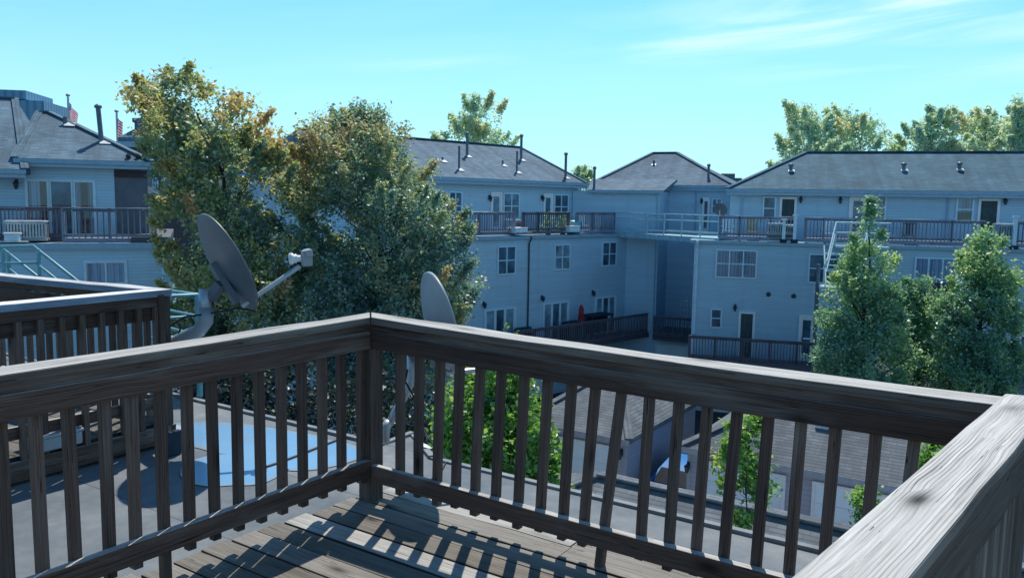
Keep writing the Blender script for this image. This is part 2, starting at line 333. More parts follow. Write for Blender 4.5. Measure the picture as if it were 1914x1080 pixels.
class MB:
    def __init__(s): s.v = []; s.f = []; s.uv = []; s.n = 0; s.mi = []
    def face(s, pts, uv=None, mi=0):
        i = s.n; s.v.extend([np.asarray(p, float) for p in pts]); s.n += len(pts); s.f.append(list(range(i, s.n)))
        if uv is None:
            a = np.asarray(pts[1])-pts[0]; b = np.asarray(pts[-1])-pts[0]; n = np.cross(a, b); L = np.linalg.norm(n)
            n = n/L if L > 1e-12 else Z
            h = np.cross(Z, n)
            h = nrm(h) if np.linalg.norm(h) > .05 else vec(1, 0, 0)
            w = np.cross(n, h)
            uv = [(float(np.dot(p, h)), float(np.dot(p, w))) for p in pts]
        s.uv.append(uv); s.mi.append(mi)
    def hexa(s, p, uvs=None):
        # p: 8 points, bottom loop 0-3, top loop 4-7
        for k, q in enumerate(((3, 2, 1, 0), (4, 5, 6, 7), (0, 1, 5, 4), (1, 2, 6, 5), (2, 3, 7, 6), (3, 0, 4, 7))):
            s.face([p[i] for i in q], uvs[k] if uvs else None)
    def box(s, pl, u0, u1, z0, z1, d0, d1):
        P = [pl.pt(u0, z0, d0), pl.pt(u1, z0, d0), pl.pt(u1, z0, d1), pl.pt(u0, z0, d1), pl.pt(u0, z1, d0), pl.pt(u1, z1, d0), pl.pt(u1, z1, d1), pl.pt(u0, z1, d1)]
        c = sum(P)/8; s.hexa(P) if np.dot(np.cross(P[1]-P[0], P[3]-P[0]), Z) > 0 else s.hexa([P[i] for i in (3, 2, 1, 0, 7, 6, 5, 4)])
    def beam(s, p0, p1, w, h, up=Z, seg=1, bow=(0, 0), off=None, jit=0.0):
        # bar of width w (sideways) and height h (along up); uv runs along its length
        p0 = np.asarray(p0, float); p1 = np.asarray(p1, float); L = np.linalg.norm(p1-p0); t = (p1-p0)/L
        sd = np.cross(t, up); sd = nrm(sd); u2 = np.cross(sd, t)
        o = rng.uniform(0, 40) if off is None else off
        rings = []
        for k in range(seg+1):
            x = k/seg; b = 4*x*(1-x)
            c = p0+(p1-p0)*x+u2*bow[0]*b+sd*bow[1]*b
            j = lambda: (rng.normal(0, jit) if jit and 0 < k < seg else 0)
            rings.append([c+sd*(a*w/2+j())+u2*(e*h/2+j()) for a, e in ((-1, -1), (1, -1), (1, 1), (-1, 1))])
        per = [0, w, w+h, 2*w+h, 2*w+2*h]
        for k in range(seg):
            x0, x1 = o+L*k/seg, o+L*(k+1)/seg
            for i in range(4):
                j2 = (i+1) % 4
                s.face([rings[k][i], rings[k][j2], rings[k+1][j2], rings[k+1][i]], [(x0, o+per[i]), (x0, o+per[i+1]), (x1, o+per[i+1]), (x1, o+per[i])])
        for rr, x, rev in ((rings[0], o, True), (rings[-1], o+L, False)):
            q = rr[::-1] if rev else rr
            s.face(q, [(x, o), (x+.02, o), (x+.02, o+h), (x, o+h)])
    def tube(s, pts, rad, n=8, cap=True):
        pts = [np.asarray(p, float) for p in pts]; rad = [rad]*len(pts) if np.isscalar(rad) else rad
        rings = []; ref = None
        for k, p in enumerate(pts):
            t = nrm(pts[min(k+1, len(pts)-1)]-pts[max(k-1, 0)])
            if ref is None: ref = vec(1, 0, 0) if abs(t[2]) > .8 else Z
            a = nrm(np.cross(t, ref)); b = np.cross(t, a); ref = -b if False else nrm(ref-t*np.dot(ref, t))
            a = np.cross(t, ref); b = ref
            rings.append([p+rad[k]*(a*math.cos(2*math.pi*i/n)+b*math.sin(2*math.pi*i/n)) for i in range(n)])
        L = 0
        for k in range(len(pts)-1):
            L2 = L+np.linalg.norm(pts[k+1]-pts[k])
            for i in range(n):
                j = (i+1) % n
                s.face([rings[k][i], rings[k+1][i], rings[k+1][j], rings[k][j]], [(L, i/n), (L2, i/n), (L2, (i+1)/n), (L, (i+1)/n)])
            L = L2
        if cap: s.face(rings[0]); s.face(rings[-1][::-1])
    def lathe(s, o, axis, prof, n=24, ex=None, sx=1.0):
        # prof: (radius, height along axis); sx squeezes the direction ex
        axis = nrm(np.asarray(axis, float)); ex = nrm(np.cross(axis, vec(0, 0, 1) if abs(axis[2]) < .9 else vec(1, 0, 0))) if ex is None else ex
        ey = np.cross(axis, ex)
        rings = [[np.asarray(o)+axis*h+r*(ex*math.cos(2*math.pi*i/n)*sx+ey*math.sin(2*math.pi*i/n)) for i in range(n)] for r, h in prof]
        for k in range(len(prof)-1):
            for i in range(n):
                j = (i+1) % n
                if prof[k][0] < 1e-6: s.face([rings[k][0], rings[k+1][i], rings[k+1][j]][::-1])
                elif prof[k+1][0] < 1e-6: s.face([rings[k][i], rings[k][j], rings[k+1][0]])
                else: s.face([rings[k][i], rings[k][j], rings[k+1][j], rings[k+1][i]])
    def build(s, name, mat, parent=None, smooth=False, loc=None, merge=True, bevel=0.0, attr=None):
        base = WL[parent] if parent is not None else np.array(loc if loc is not None else (0, 0, 0), float)
        me = bpy.data.meshes.new(name)
        V = np.array(s.v)-base
        me.from_pydata(V.tolist(), [], s.f)
        uvl = me.uv_layers.new(name='UVMap')
        uvl.data.foreach_set('uv', np.array([c for f in s.uv for c in f], dtype=np.float32).ravel())
        mats = mat if isinstance(mat, (list, tuple)) else [mat]
        for mm in mats: me.materials.append(mm)
        if len(mats) > 1: me.polygons.foreach_set('material_index', s.mi)
        if merge:
            import bmesh
            b = bmesh.new(); b.from_mesh(me); bmesh.ops.remove_doubles(b, verts=b.verts, dist=1e-5)
            bmesh.ops.recalc_face_normals(b, faces=b.faces); b.to_mesh(me); b.free()
        if smooth: me.polygons.foreach_set('use_smooth', [True]*len(me.polygons))
        o = bpy.data.objects.new(name, me); COL.objects.link(o); WL[o] = base
        if parent is not None: o.parent = parent
        else: o.location = Vector(base)
        if bevel > 0:
            md = o.modifiers.new('bevel', 'BEVEL'); md.width = bevel; md.segments = 2; md.limit_method = 'ANGLE'; md.angle_limit = R_(50)
        if smooth:
            try: o.modifiers.new('wn', 'WEIGHTED_NORMAL')
            except Exception: pass
        return o

def inst(src, loc, rotz, parent, tilt=(0, 0)):
    # copy of a part whose mesh is modelled about its own origin
    o = src.copy(); COL.objects.link(o); o.parent = parent
    o.location = Vector(np.asarray(loc)-WL[parent]); o.rotation_euler = (tilt[0], tilt[1], rotz); WL[o] = np.asarray(loc); return o

class Pl:
    # vertical plane: origin, direction u (along it), n (towards the viewer's side)
    def __init__(s, o, azu, n_to=(0, 0)):
        s.o = np.array([o[0], o[1], 0.0]); s.u = az(azu); s.n = np.cross(s.u, Z)
        if np.dot(s.n, np.array([n_to[0], n_to[1], 0])-s.o) < 0: s.n = -s.n
        s.azu = azu
    def pt(s, u, z, d=0.0): return s.o+s.u*u+s.n*d+Z*z
    def hit(s, px, py, d=0.0):
        v = ray(px, py); o = s.o+s.n*d
        t = np.dot(o-CAMP, s.n)/np.dot(v, s.n); p = CAMP+v*t-o
        return float(np.dot(p, s.u)), float(p[2])
    def U(s, px, py, d=0.0): return s.hit(px, py, d)[0]
    def Zv(s, px, py, d=0.0): return s.hit(px, py, d)[1]

# ------------------------------------------------------------------ building helpers
def wall(bld, pl, u0, u1, z0, z1, depth, mat, d=0.0, name='wall'):
    b = MB(); b.box(pl, u0, u1, z0, z1, d-depth, d); return b.build(name, mat, bld)

def window(bld, pl, x0, y0, x1, y1, cols=2, rows=2, d=0.0, kind='glass', fr=.07, zs=None, mat='trim'):
    u0, z1 = pl.hit(x0, y0, d); u1, _ = pl.hit(x1, y0, d); z0 = pl.Zv((x0+x1)/2, y1, d)
    if zs: z0, z1 = zs
    b = MB()
    b.box(pl, u0, u0+fr, z0, z1, d, d+.07); b.box(pl, u1-fr, u1, z0, z1, d, d+.07)
    b.box(pl, u0+fr, u1-fr, z1-fr, z1, d, d+.067); b.box(pl, u0+fr, u1-fr, z0, z0+fr, d, d+.085)
    for c in range(1, cols):
        uc = u0+(u1-u0)*c/cols; b.box(pl, uc-.03, uc+.03, z0+fr, z1-fr, d, d+.062)
    for r_ in range(1, rows):
        zc = z0+(z1-z0)*r_/rows; b.box(pl, u0+fr, u1-fr, zc-.025, zc+.025, d, d+.055)
    w = b.build('window', M[mat], bld)
    if kind in ('glass', 'glass_light'):
        p = MB(); p.face([pl.pt(u0+fr, z0+fr, d+.03), pl.pt(u1-fr, z0+fr, d+.03), pl.pt(u1-fr, z1-fr, d+.03), pl.pt(u0+fr, z1-fr, d+.03)])
        p.build('pane', M[kind], w)
    else:
        rm = MB(); rm.face([pl.pt(u0+fr, z0+fr, d+.006), pl.pt(u1-fr, z0+fr, d+.006), pl.pt(u1-fr, z1-fr, d+.006), pl.pt(u0+fr, z1-fr, d+.006)]); rm.build('dark_interior', M['room'], w)
        spans = {'curtain': [(0, 1)], 'drapes': [(0.02, .30), (.70, .98)], 'drapes_left': [(0.05, .62)], 'blind': [(0, 1)], 'half': [(0, .55)]}[kind]
        for a, e in spans:
            cu = MB(); n = max(6, int(abs(u1-u0)*(e-a)/.05)); zb = z0+fr+.02 if kind != 'blind' else z0+(z1-z0)*.4
            for k in range(n):
                ua, ub = [u0+fr+(u1-u0-2*fr)*(a+(e-a)*(k+q)/n) for q in (0, 1)]
                da, db = [d+.014+.006*math.sin((k+q)*1.9) for q in (0, 1)]
                cu.face([pl.pt(ua, zb, da), pl.pt(ub, zb, db), pl.pt(ub, z1-fr, db), pl.pt(ua, z1-fr, da)])
            cu.build('curtain', M['curtain'], w, smooth=True)
        p = MB(); p.face([pl.pt(u0+fr, z0+fr, d+.035), pl.pt(u1-fr, z0+fr, d+.035), pl.pt(u1-fr, z1-fr, d+.035), pl.pt(u0+fr, z1-fr, d+.035)])
        p.build('pane', M['pane'], w)
    return w

def door(bld, pl, x0, y0, x1, zfloor, d=0.0, leaf='white', glass='glass', fr=.11, hinge_right=True, frame='white'):
    u0, z1 = pl.hit(x0, y0, d); u1, _ = pl.hit(x1, y0, d); z0 = zfloor
    b = MB(); b.box(pl, u0, u0+fr, z0, z1, d, d+.08); b.box(pl, u1-fr, u1, z0, z1, d, d+.08); b.box(pl, u0+fr, u1-fr, z1-fr, z1, d, d+.075)
    D = b.build('door_frame', M[frame], bld)
    p = MB(); a, c = u0+fr, u1-fr; st = .1*(c-a)/.8
    if leaf == 'screen':
        p.face([pl.pt(a, z0, d+.03), pl.pt(c, z0, d+.03), pl.pt(c, z1-fr, d+.03), pl.pt(a, z1-fr, d+.03)]); p.build('screen_door', M['screen'], D)
        q = MB(); q.box(pl, a, c, z0+.9, z0+.98, d+.031, d+.05); q.build('rail', M['metal_dark'], D)
    else:
        p.box(pl, a, a+st, z0, z1-fr, d, d+.045); p.box(pl, c-st, c, z0, z1-fr, d, d+.045); p.box(pl, a+st, c-st, z0, z0+.35, d, d+.044); p.box(pl, a+st, c-st, z1-fr-.12, z1-fr, d, d+.044); p.box(pl, a+st, c-st, z0+1.0, z0+1.08, d, d+.043)
        p.build('door_leaf', M[leaf], D)
        g = MB(); g.face([pl.pt(a+st, z0+.35, d+.02), pl.pt(c-st, z0+.35, d+.02), pl.pt(c-st, z1-fr-.12, d+.02), pl.pt(a+st, z1-fr-.12, d+.02)]); g.build('pane', M[glass], D)
    hb = MB(); hu = c-.07 if hinge_right else a+.07
    hb.box(pl, hu-.02, hu+.02, z0+.95, z0+1.12, d+.046, d+.09); hb.build('handle', M['metal_dark'], D)
    return D

def lamp(bld, pl, px, py, d=0.0, s=1.0):
    u, z = pl.hit(px, py, d); b = MB()
    b.box(pl, u-.05*s, u+.05*s, z-.05*s, z+.17*s, d, d+.03)
    b.tube([pl.pt(u, z+.12*s, d+.03), pl.pt(u, z+.16*s, d+.10), pl.pt(u, z+.1*s, d+.14)], .014*s, 6)
    b.lathe(pl.pt(u, z-.16*s, d+.14), Z, [(0, 0), (.05*s, .02*s), (.085*s, .2*s), (.1*s, .21*s), (.03*s, .28*s), (0, .29*s)], 8)
    return b.build('wall_lamp', M['metal_dark'], bld)

def downspout(bld, pl, px0, py0, px1, py1, d=0.0, mat='trim', w=.08):
    u, z1 = pl.hit(px0, py0, d); z0 = pl.Zv(px1, py1, d) if py1 is not None else px1
    b = MB(); b.tube([pl.pt(u, z1, d+.22), pl.pt(u, z1-.12, d+.2), pl.pt(u, z1-.35, d+.06), pl.pt(u, z0+.1, d+.06), pl.pt(u, z0, d+.16)], w/2, 6)
    return b.build('downspout', M[mat], bld)

def vent(roof, base, h, r=.075, mat='pipe', cap=True, lean=(0, 0)):
    b = MB(); base = np.asarray(base); top = base+vec(lean[0]*h, lean[1]*h, h)
    b.tube([base-Z*.1, top], r, 10)
    if cap: b.lathe(top-Z*.02, Z, [(r, 0), (r*1.5, .01), (r*1.5, .1), (r*.6, .16), (0, .165)], 12)
    o = b.build('vent_pipe', M[mat], roof)
    return o
def flashing(roof, base, nrmv, s=.22):
    b = MB(); n = nrm(nrmv); h = nrm(np.cross(Z, n)); w = np.cross(n, h); p = np.asarray(base)+n*.012
    b.face([p-h*s-w*s*.8, p+h*s-w*s*.8, p+h*s+w*s, p-h*s+w*s]); b.build('flashing', M['flash'], roof)

def plane_hit(px, py, p0, n):
    v = ray(px, py); return CAMP+v*(np.dot(np.asarray(p0)-CAMP, n)/np.dot(v, n))

def hip_roof(bld, pl, u0, u1, df, db, ze, zr, ur0, ur1, dr, mat, thick=.16, gut=True, name='roof', ur_z1=None):
    # eave rectangle u0..u1 x db..df at height ze; ridge ur0..ur1 at depth dr, height zr
    zr1 = zr if ur_z1 is None else ur_z1
    A, B, C, D = pl.pt(u0, ze, df), pl.pt(u1, ze, df), pl.pt(u1, ze, db), pl.pt(u0, ze, db)
    E, G = pl.pt(ur0, zr, dr), pl.pt(ur1, zr1, dr)
    b = MB(); b.face([A, B, G, E]); b.face([B, C, G]); b.face([C, D, E, G]); b.face([D, A, E])
    t = Z*thick
    for p, q in ((A, B), (B, C), (C, D), (D, A)): b.face([p-t, q-t, q, p])
    b.face([A-t, B-t, C-t, D-t][::-1])
    rf = b.build(name, mat, bld)
    c = MB()
    for p, q in ((E, G), (A, E), (B, G)):
        if np.linalg.norm(q-p) > .2: c.beam(p+Z*.03, q+Z*.03, .26, .05)
    c.build('ridge_cap', mat, rf)
    if gut:
        g = MB(); g.box(pl, u0-.02, u1+.02, ze-.17, ze-.02, df+.004, df+.13); g.build('gutter', M['gutter'], rf)
        so = MB(); so.box(pl, u0, u1, ze-.30, ze-.175, df-.02, df+.05); so.build('fascia', M['trim_blue'], rf)
    n = np.cross(B-A, E-A); n = nrm(n if n[2] > 0 else -n)
    return rf, A, n

def railing(name, label, cat, pl, u0, u1, d, z0, h, posts, mat, spacing=.145, group=None, cap_w=.14, base=True, gaps=(), solid=False):
    # wooden guard railing along a vertical plane
    o = thing(name, label, cat, pl.pt((u0+u1)/2, z0, d), group)
    c = MB(); c.beam(pl.pt(u0, z0+h-.02, d), pl.pt(u1, z0+h-.02, d), cap_w, .04, seg=6, jit=.004); c.build('rail_cap', M[mat], o)
    c = MB(); c.beam(pl.pt(u0, z0+h-.10, d), pl.pt(u1, z0+h-.10, d), .04, .09); c.build('top_rail', M[mat], o)
    c = MB(); c.beam(pl.pt(u0, z0+.14, d), pl.pt(u1, z0+.14, d), .04, .09); c.build('bottom_rail', M[mat], o)
    if base:
        c = MB(); c.beam(pl.pt(u0, z0-.02, d-.2), pl.pt(u1, z0-.02, d-.2), .5, .16); c.build('deck_edge', M[mat], o)
    for u in posts:
        c = MB(); c.beam(pl.pt(u, z0-.05, d-.03), pl.pt(u, z0+h-.04, d-.03), .1, .1, up=pl.u); c.build('post', M[mat], o)
    n = max(1, int(abs(u1-u0)/spacing)); n = min(n, 98); s = MB()
    s.beam((0, 0, .06), (0, 0, h-.06), .04, .04, up=vec(0, 1, 0)); src = None
    for k in range(n):
        u = u0+(u1-u0)*(k+.5)/n
        if any(a < u < b2 for a, b2 in gaps): continue
        p = pl.pt(u, z0, d+.04)
        if src is None:
            src = s.build('baluster', M[mat]); src.parent = o; src.location = Vector(p-WL[o]); src.rotation_euler = (0, 0, R_(-pl.azu))
        else: inst(src, p, R_(-pl.azu), o)
    return o

def condenser(label, pl, px0, py0, px1, py1, d, depth=.8, mat='ac', group=None):
    u0, z1 = pl.hit(px0, py0, d); u1, _ = pl.hit(px1, py0, d); z0 = pl.Zv((px0+px1)/2, py1, d)
    o = thing('air_conditioner', label, 'air conditioner', pl.pt((u0+u1)/2, z0, d-depth/2), group)
    b = MB(); b.box(pl, u0, u1, z0+.06, z1-.05, d-depth, d); b.build('cabinet', M[mat], o, bevel=.02)
    b = MB(); b.box(pl, u0-.02, u1+.02, z1-.05, z1, d-depth-.02, d+.02); b.build('lid', M['flash'], o)
    b = MB(); n = max(6, int((u1-u0)/.09))
    for k in range(n): 
        u = u0+(u1-u0)*(k+.5)/n; b.box(pl, u-.014, u+.014, z0+.12, z1-.12, d+.002, d+.018)
    b.build('grille', M['metal_dark'], o)
    b = MB(); b.box(pl, u0-.04, u1+.04, z0-.02, z0+.06, d-depth-.04, d+.04); b.build('base_pad', M['concrete'], o)
    return o
def hatch(label, pl, px0, py0, px1, py1, d, depth=.6, group='white vent boxes on the roof edges'):
    u0, z1 = pl.hit(px0, py0, d); u1, _ = pl.hit(px1, py0, d); z0 = pl.Zv((px0+px1)/2, py1, d)
    o = thing('vent_box', label, 'vent box', pl.pt((u0+u1)/2, z0, d-depth/2), group)
    b = MB(); b.box(pl, u0+.03, u1-.03, z0, z1-.06, d-depth, d); b.build('body', M['trim'], o, bevel=.01)
    b = MB(); b.box(pl, u0, u1, z1-.06, z1, d-depth-.03, d+.03); b.build('lid', M['white'], o, bevel=.01)
    b = MB(); b.box(pl, u0-.2, u1+.2, z0-.03, z0, d-depth-.2, d+.12); b.build('curb_flashing', M['flash'], o)
    return o

# ------------------------------------------------------------------ trees
def leaf_mesh(name, cent, tone, size, mat, parent, spread, per, stretch=1.0, up=.35):
    # cent: cluster centres; per leaves round each; returns one foliage mesh with a tone per leaf
    N = len(cent)*per
    c = np.repeat(cent, per, axis=0); tn = np.repeat(tone, per)
    off = rng.normal(0, 1, (N, 3)); off = np.clip(off, -1.7, 1.7); off *= (np.repeat(np.broadcast_to(spread, len(cent)), per)[:, None]*rng.uniform(.3, 1, (N, 1)))/1.2; off[:, 2] *= stretch
    p = c+off
    nv = rng.normal(0, 1, (N, 3)); nv[:, 2] = np.abs(nv[:, 2])+up; nv /= np.linalg.norm(nv, axis=1, keepdims=True)
    t = rng.normal(0, 1, (N, 3)); t[:, 2] -= .4; t -= nv*np.sum(t*nv, axis=1, keepdims=True); t /= np.linalg.norm(t, axis=1, keepdims=True)
    b = np.cross(nv, t); s = size*rng.uniform(.6, 1.3, (N, 1))
    bend = nv*s*.12
    q = np.stack([p-t*s*.5, p+b*s*.33+t*s*.02+bend, p+t*s*.55, p-b*s*.33+t*s*.02+bend], axis=1).reshape(-1, 3)
    base = WL[parent]; q = q-base
    me = bpy.data.meshes.new(name)
    me.vertices.add(N*4); me.vertices.foreach_set('co', q.astype(np.float32).ravel())
    me.loops.add(N*4); me.loops.foreach_set('vertex_index', np.arange(N*4, dtype=np.int32))
    me.polygons.add(N); me.polygons.foreach_set('loop_start', np.arange(0, N*4, 4, dtype=np.int32)); me.polygons.foreach_set('loop_total', np.full(N, 4, dtype=np.int32))
    a = me.attributes.new('tone', 'FLOAT', 'FACE'); a.data.foreach_set('value', np.clip(tn+rng.normal(0, .16, N), 0, 1).astype(np.float32))
    me.update(); me.validate(); me.materials.append(mat)
    o = bpy.data.objects.new(name, me); COL.objects.link(o); o.parent = parent; WL[o] = base; return o

def tree(name, label, cat, D, trunk_px, env, mat, leaf=.13, ncl=900, per=40, spread=.32, group=None, warm=.5, ground=-8.2, holes=.35, trunk_r=.16, sil=.55, stretch=1.0, cover=None, depth=1.0, shoots=40, rag=.08, seed=0.0, shoot_len=.18, slim=.0):
    # env: rows (pixel y, left x, right x) of the crown's outline, turned into metres at distance D
    rows = []
    for y, xl, xr in env:
        w_ = (xr-xl)*slim/2; xl, xr = xl+w_, xr-w_; a, b = atd(xl, y, D), atd(xr, y, D); rows.append(((a[2]+b[2])/2, (a+b)/2, np.linalg.norm(b-a)/2))
    rows.sort(key=lambda q: q[0])
    zs = np.array([q[0] for q in rows]); cx = np.array([q[1][0] for q in rows]); cy = np.array([q[1][1] for q in rows]); rr = np.array([q[2] for q in rows])
    base = atd(trunk_px, env[-1][0], D); base = vec(base[0], base[1], ground)
    o = thing(name, label, cat, base, group)
    zt, zb = zs.max(), zs.min()
    # candidates inside the outline, denser near the surface, thinned by large soft holes
    # height drawn in proportion to local area
    zz = np.linspace(zb, zt, 200); w = np.maximum(np.interp(zz, zs, rr), .1); w = w/w.sum()
    n0 = int(ncl*1.7); z = rng.choice(zz, n0, p=w)+rng.normal(0, (zt-zb)/200, n0)
    th = rng.uniform(0, 2*math.pi, n0); rad = rng.uniform(0, 1, n0)**sil
    R = np.interp(z, zs, rr); lob = 1+rag*(np.sin(3*th+z*1.7+seed)+.8*np.sin(5*th-z*2.3+1+seed)+.9*np.sin(2*th+z*4.1+2*seed))
    px = np.interp(z, zs, cx)+R*lob*rad*np.cos(th); py = np.interp(z, zs, cy)+R*lob*rad*np.sin(th)*depth
    P = np.stack([px, py, z], 1)
    f = 2.2/max(.5, rr.max())
    nz = np.sin(P[:, 0]*2.1*f+P[:, 2]*1.3*f)+np.sin(P[:, 1]*2.6*f-P[:, 2]*1.9*f+2)+np.sin(P[:, 2]*3.1*f+P[:, 0]*1.1*f+1)
    keep = nz > np.quantile(nz, holes*.75); keep |= rng.uniform(0, 1, n0) < .12
    P = P[keep][:ncl]; rad = rad[keep][:ncl]; th = th[keep][:ncl]
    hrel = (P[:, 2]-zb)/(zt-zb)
    # warm tints gather on the outside and towards the top
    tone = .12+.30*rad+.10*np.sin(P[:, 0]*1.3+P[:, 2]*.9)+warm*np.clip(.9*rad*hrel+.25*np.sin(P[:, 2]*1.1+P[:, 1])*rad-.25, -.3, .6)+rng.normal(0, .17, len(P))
    # shoots that break the outline
    sh = []; st = []
    for _ in range(shoots):
        k = rng.integers(len(P)); 
        if rad[k] < .72: continue
        c = vec(np.interp(P[k, 2], zs, cx), np.interp(P[k, 2], zs, cy), P[k, 2]-.25*rr.max()); dv = nrm(nrm(P[k]-c)+Z*.9)
        L = rng.uniform(.5, 1.3)*shoot_len*rr.max()
        for q in range(4): sh.append(P[k]+dv*L*(q+1)/4); st.append(tone[k]+.05)
    A = np.concatenate([P, np.array(sh)]) if sh else P; tt = np.concatenate([tone, st]) if sh else tone
    leaf_mesh('foliage', A, tt, leaf, mat, o, np.concatenate([np.full(len(P), spread), np.full(len(A)-len(P), spread*.45)]), per, stretch)
    # trunk and limbs
    b = MB(); ax = lambda zq: vec(np.interp(zq, zs, cx), np.interp(zq, zs, cy), zq)
    pts = [base]; zq0 = max(zb, ground+.5)
    n = 7
    for k in range(1, n+1):
        zq = ground+(zt-.12*(zt-zb)-ground)*k/n; a = ax(max(zq, zb)); tfr = k/n
        pts.append(vec(base[0]+(a[0]-base[0])*tfr+rng.normal(0, .03), base[1]+(a[1]-base[1])*tfr+rng.normal(0, .03), zq))
    b.tube(pts, [trunk_r*(1-.86*k/n) for k in range(n+1)], 9)
    b.build('trunk', M['bark'], o, smooth=True)
    lm = MB()
    for k in rng.choice(len(P), min(46, len(P)), replace=False):
        tip = P[k]; zq = tip[2]-rng.uniform(.25, .55)*rr.max()*1.4; zq = max(zq, zb-.3*(zt-zb), ground+1.2)
        i = np.clip((zq-ground)/(zt-.12*(zt-zb)-ground), 0, .98)*n; j = int(i); p0 = pts[j]+(pts[j+1]-pts[j])*(i-j)
        mid = (p0+tip)/2+vec(rng.normal(0, .06), rng.normal(0, .06), -.08)
        r0 = trunk_r*(1-.86*i/n)*.5
        lm.tube([p0, mid, tip], [r0, r0*.6, r0*.2], 5, cap=False)
    lm.build('limbs', M['bark'], o, smooth=True)
    return o

# ================================================================== SETTING
GZ = -8.2
def structure(name, b, mat, **k):
    o = b.build(name, mat, **k); o['kind'] = 'structure'; return o
g = MB(); S = 900.0; N = 12
for i in range(N):
    for j in range(N):
        x0, x1 = -S+2*S*i/N, -S+2*S*(i+1)/N; y0, y1 = -300+2*S*j/N, -300+2*S*(j+1)/N
        g.face([(x0, y0, GZ), (x1, y0, GZ), (x1, y1, GZ), (x0, y1, GZ)])
structure('ground', g, M['ground'])

_l = atz(0, 674.8, 1.0)-atz(691, 580, 1.0); A_DEG = math.degrees(math.atan2(-_l[0], -_l[1]))
a_ = az(A_DEG); b_ = az(123.7); ab = az(33.7)
C = vec(-.76, 4.28, 0)

# ---- the flat-roofed block we stand on
RZ = -.45
poly = [(-14, 15.12), (-1.09, 6.56), (-.86, 6.90), (-.62, 6.24), (1.87, 4.60), (7.0, 1.2), (3.0, -6), (-16, 6)]
home = thing('flat_roof_block', 'flat grey membrane roof of the near block carrying the weathered decks', 'building', (-1, 3, GZ))
b = MB(); b.face([vec(x, y, RZ) for x, y in poly]); b.build('roof', M['membrane'], home)
b = MB()
for k in range(len(poly)):
    p, q = poly[k], poly[(k+1) % len(poly)]
    b.face([vec(*q, GZ), vec(*p, GZ), vec(*p, RZ-.02), vec(*q, RZ-.02)])
b.build('wall', M['siding'], home, merge=False)
b = MB()
for k in range(0, 5):
    p, q = vec(*poly[k], RZ+.0), vec(*poly[k+1], RZ+.012); b.beam(p, q, .05, .03)
b.build('edge_flashing', M['edge_metal'], home)
# driveway slab in front of the garages
b = MB(); gd = az(123); gn = az(33)
p0 = vec(-6, 24.5, GZ+.004)
b.face([p0, p0+gd*24, p0+gd*24+gn*4.2, p0+gn*4.2]); structure('driveway', b, M['concrete'])

# ---- pooled water on the roof
P = [(300, 800), (350, 793), (400, 793), (450, 797), (520, 808), (575, 817), (600, 826), (628, 830), (664, 846), (640, 858), (600, 868), (562, 872), (530, 871), (505, 884), (478, 897), (440, 898), (400, 900), (372, 893), (360, 880), (372, 864), (398, 856), (425, 848), (410, 838), (372, 828), (345, 822), (315, 806)]
pts = [atz(x, y, RZ+.006) for x, y in P]
def smooth_loop(pts, n=4):
    out = []; K = len(pts)
    for i in range(K):
        p0, p1, p2, p3 = pts[i-1], pts[i], pts[(i+1) % K], pts[(i+2) % K]
        for q in range(n):
            t = q/n; out.append(.5*((2*p1)+(-p0+p2)*t+(2*p0-5*p1+4*p2-p3)*t*t+(-p0+3*p1-3*p2+p3)*t**3))
    return out
loop = smooth_loop(pts)
def water(name, loop, rim):
    me = bpy.data.meshes.new(name); K = len(loop); arr = np.array(loop); nx = np.roll(arr, -1, 0)-np.roll(arr, 1, 0)
    nn = np.stack([nx[:, 1], -nx[:, 0], nx[:, 2]*0], 1); nn /= np.linalg.norm(nn, axis=1, keepdims=True)
    ctr = arr.mean(0)
    area = np.sum(arr[:, 0]*np.roll(arr[:, 1], -1)-np.roll(arr[:, 0], -1)*arr[:, 1])
    if area < 0: nn = -nn
    outer = arr+nn*rim
    V = np.concatenate([arr, outer]); Fc = [list(range(K))]+[[i, K+i, K+(i+1) % K, (i+1) % K] for i in range(K)]
    me.from_pydata(V.tolist(), [], Fc)
    at = me.attributes.new('rim', 'FLOAT', 'POINT'); at.data.foreach_set('value', np.concatenate([np.full(K, .35), np.ones(K)]).astype(np.float32))
    me.materials.append(M['puddle']); o = bpy.data.objects.new(name, me); COL.objects.link(o); o['kind'] = 'structure'; return o
water('puddle', loop, .09)

# ================================================================== OUR DECK
deck = thing('wooden_deck', 'weathered grey roof deck in the foreground with sunlit rail caps meeting at a corner', 'deck', C+vec(.6, -1.2, RZ))
DW, DF, BW = M['deck_wood'], M['deck_floor'], M['baluster']
fl = MB(); k = 0; tt = .175
while tt > -6.2:
    w = .138; st = .02-.105*max(0, min(1.8, .175-tt))+rng.uniform(-.035, .015); cut = [st]
    x = st+rng.uniform(1.2, 3.4)
    while x < 5.0: cut.append(x); x += rng.uniform(1.8, 3.2)
    cut.append(5.2)
    for q in range(len(cut)-1):
        zj = rng.uniform(-.005, .004); c0 = C+ab*(tt-w/2); 
        n0 = len(fl.mi); fl.beam(c0+b_*(cut[q]+.002)+Z*(-.019+zj), c0+b_*(cut[q+1]-.002)+Z*(-.019+zj+rng.uniform(-.003, .003)), w+rng.uniform(-.004, .003), .036, seg=4, jit=.0015)
        fl.mi[n0:] = [int(rng.choice([0, 1, 1, 2], p=[.4, .2, .2, .2]))]*(len(fl.mi)-n0)
    tt -= .147
fl.build('floor', [DF, M['floor_brown'], M['floor_pale']], deck, bevel=.004)
rj = MB()
for s0, s1 in ((C+ab*.13+b_*.02, C+ab*.13+b_*5.1), (C+ab*.13+b_*.06, C-ab*6.2+b_*.02)): rj.beam(s0-Z*.16, s1-Z*.16, .045, .24)
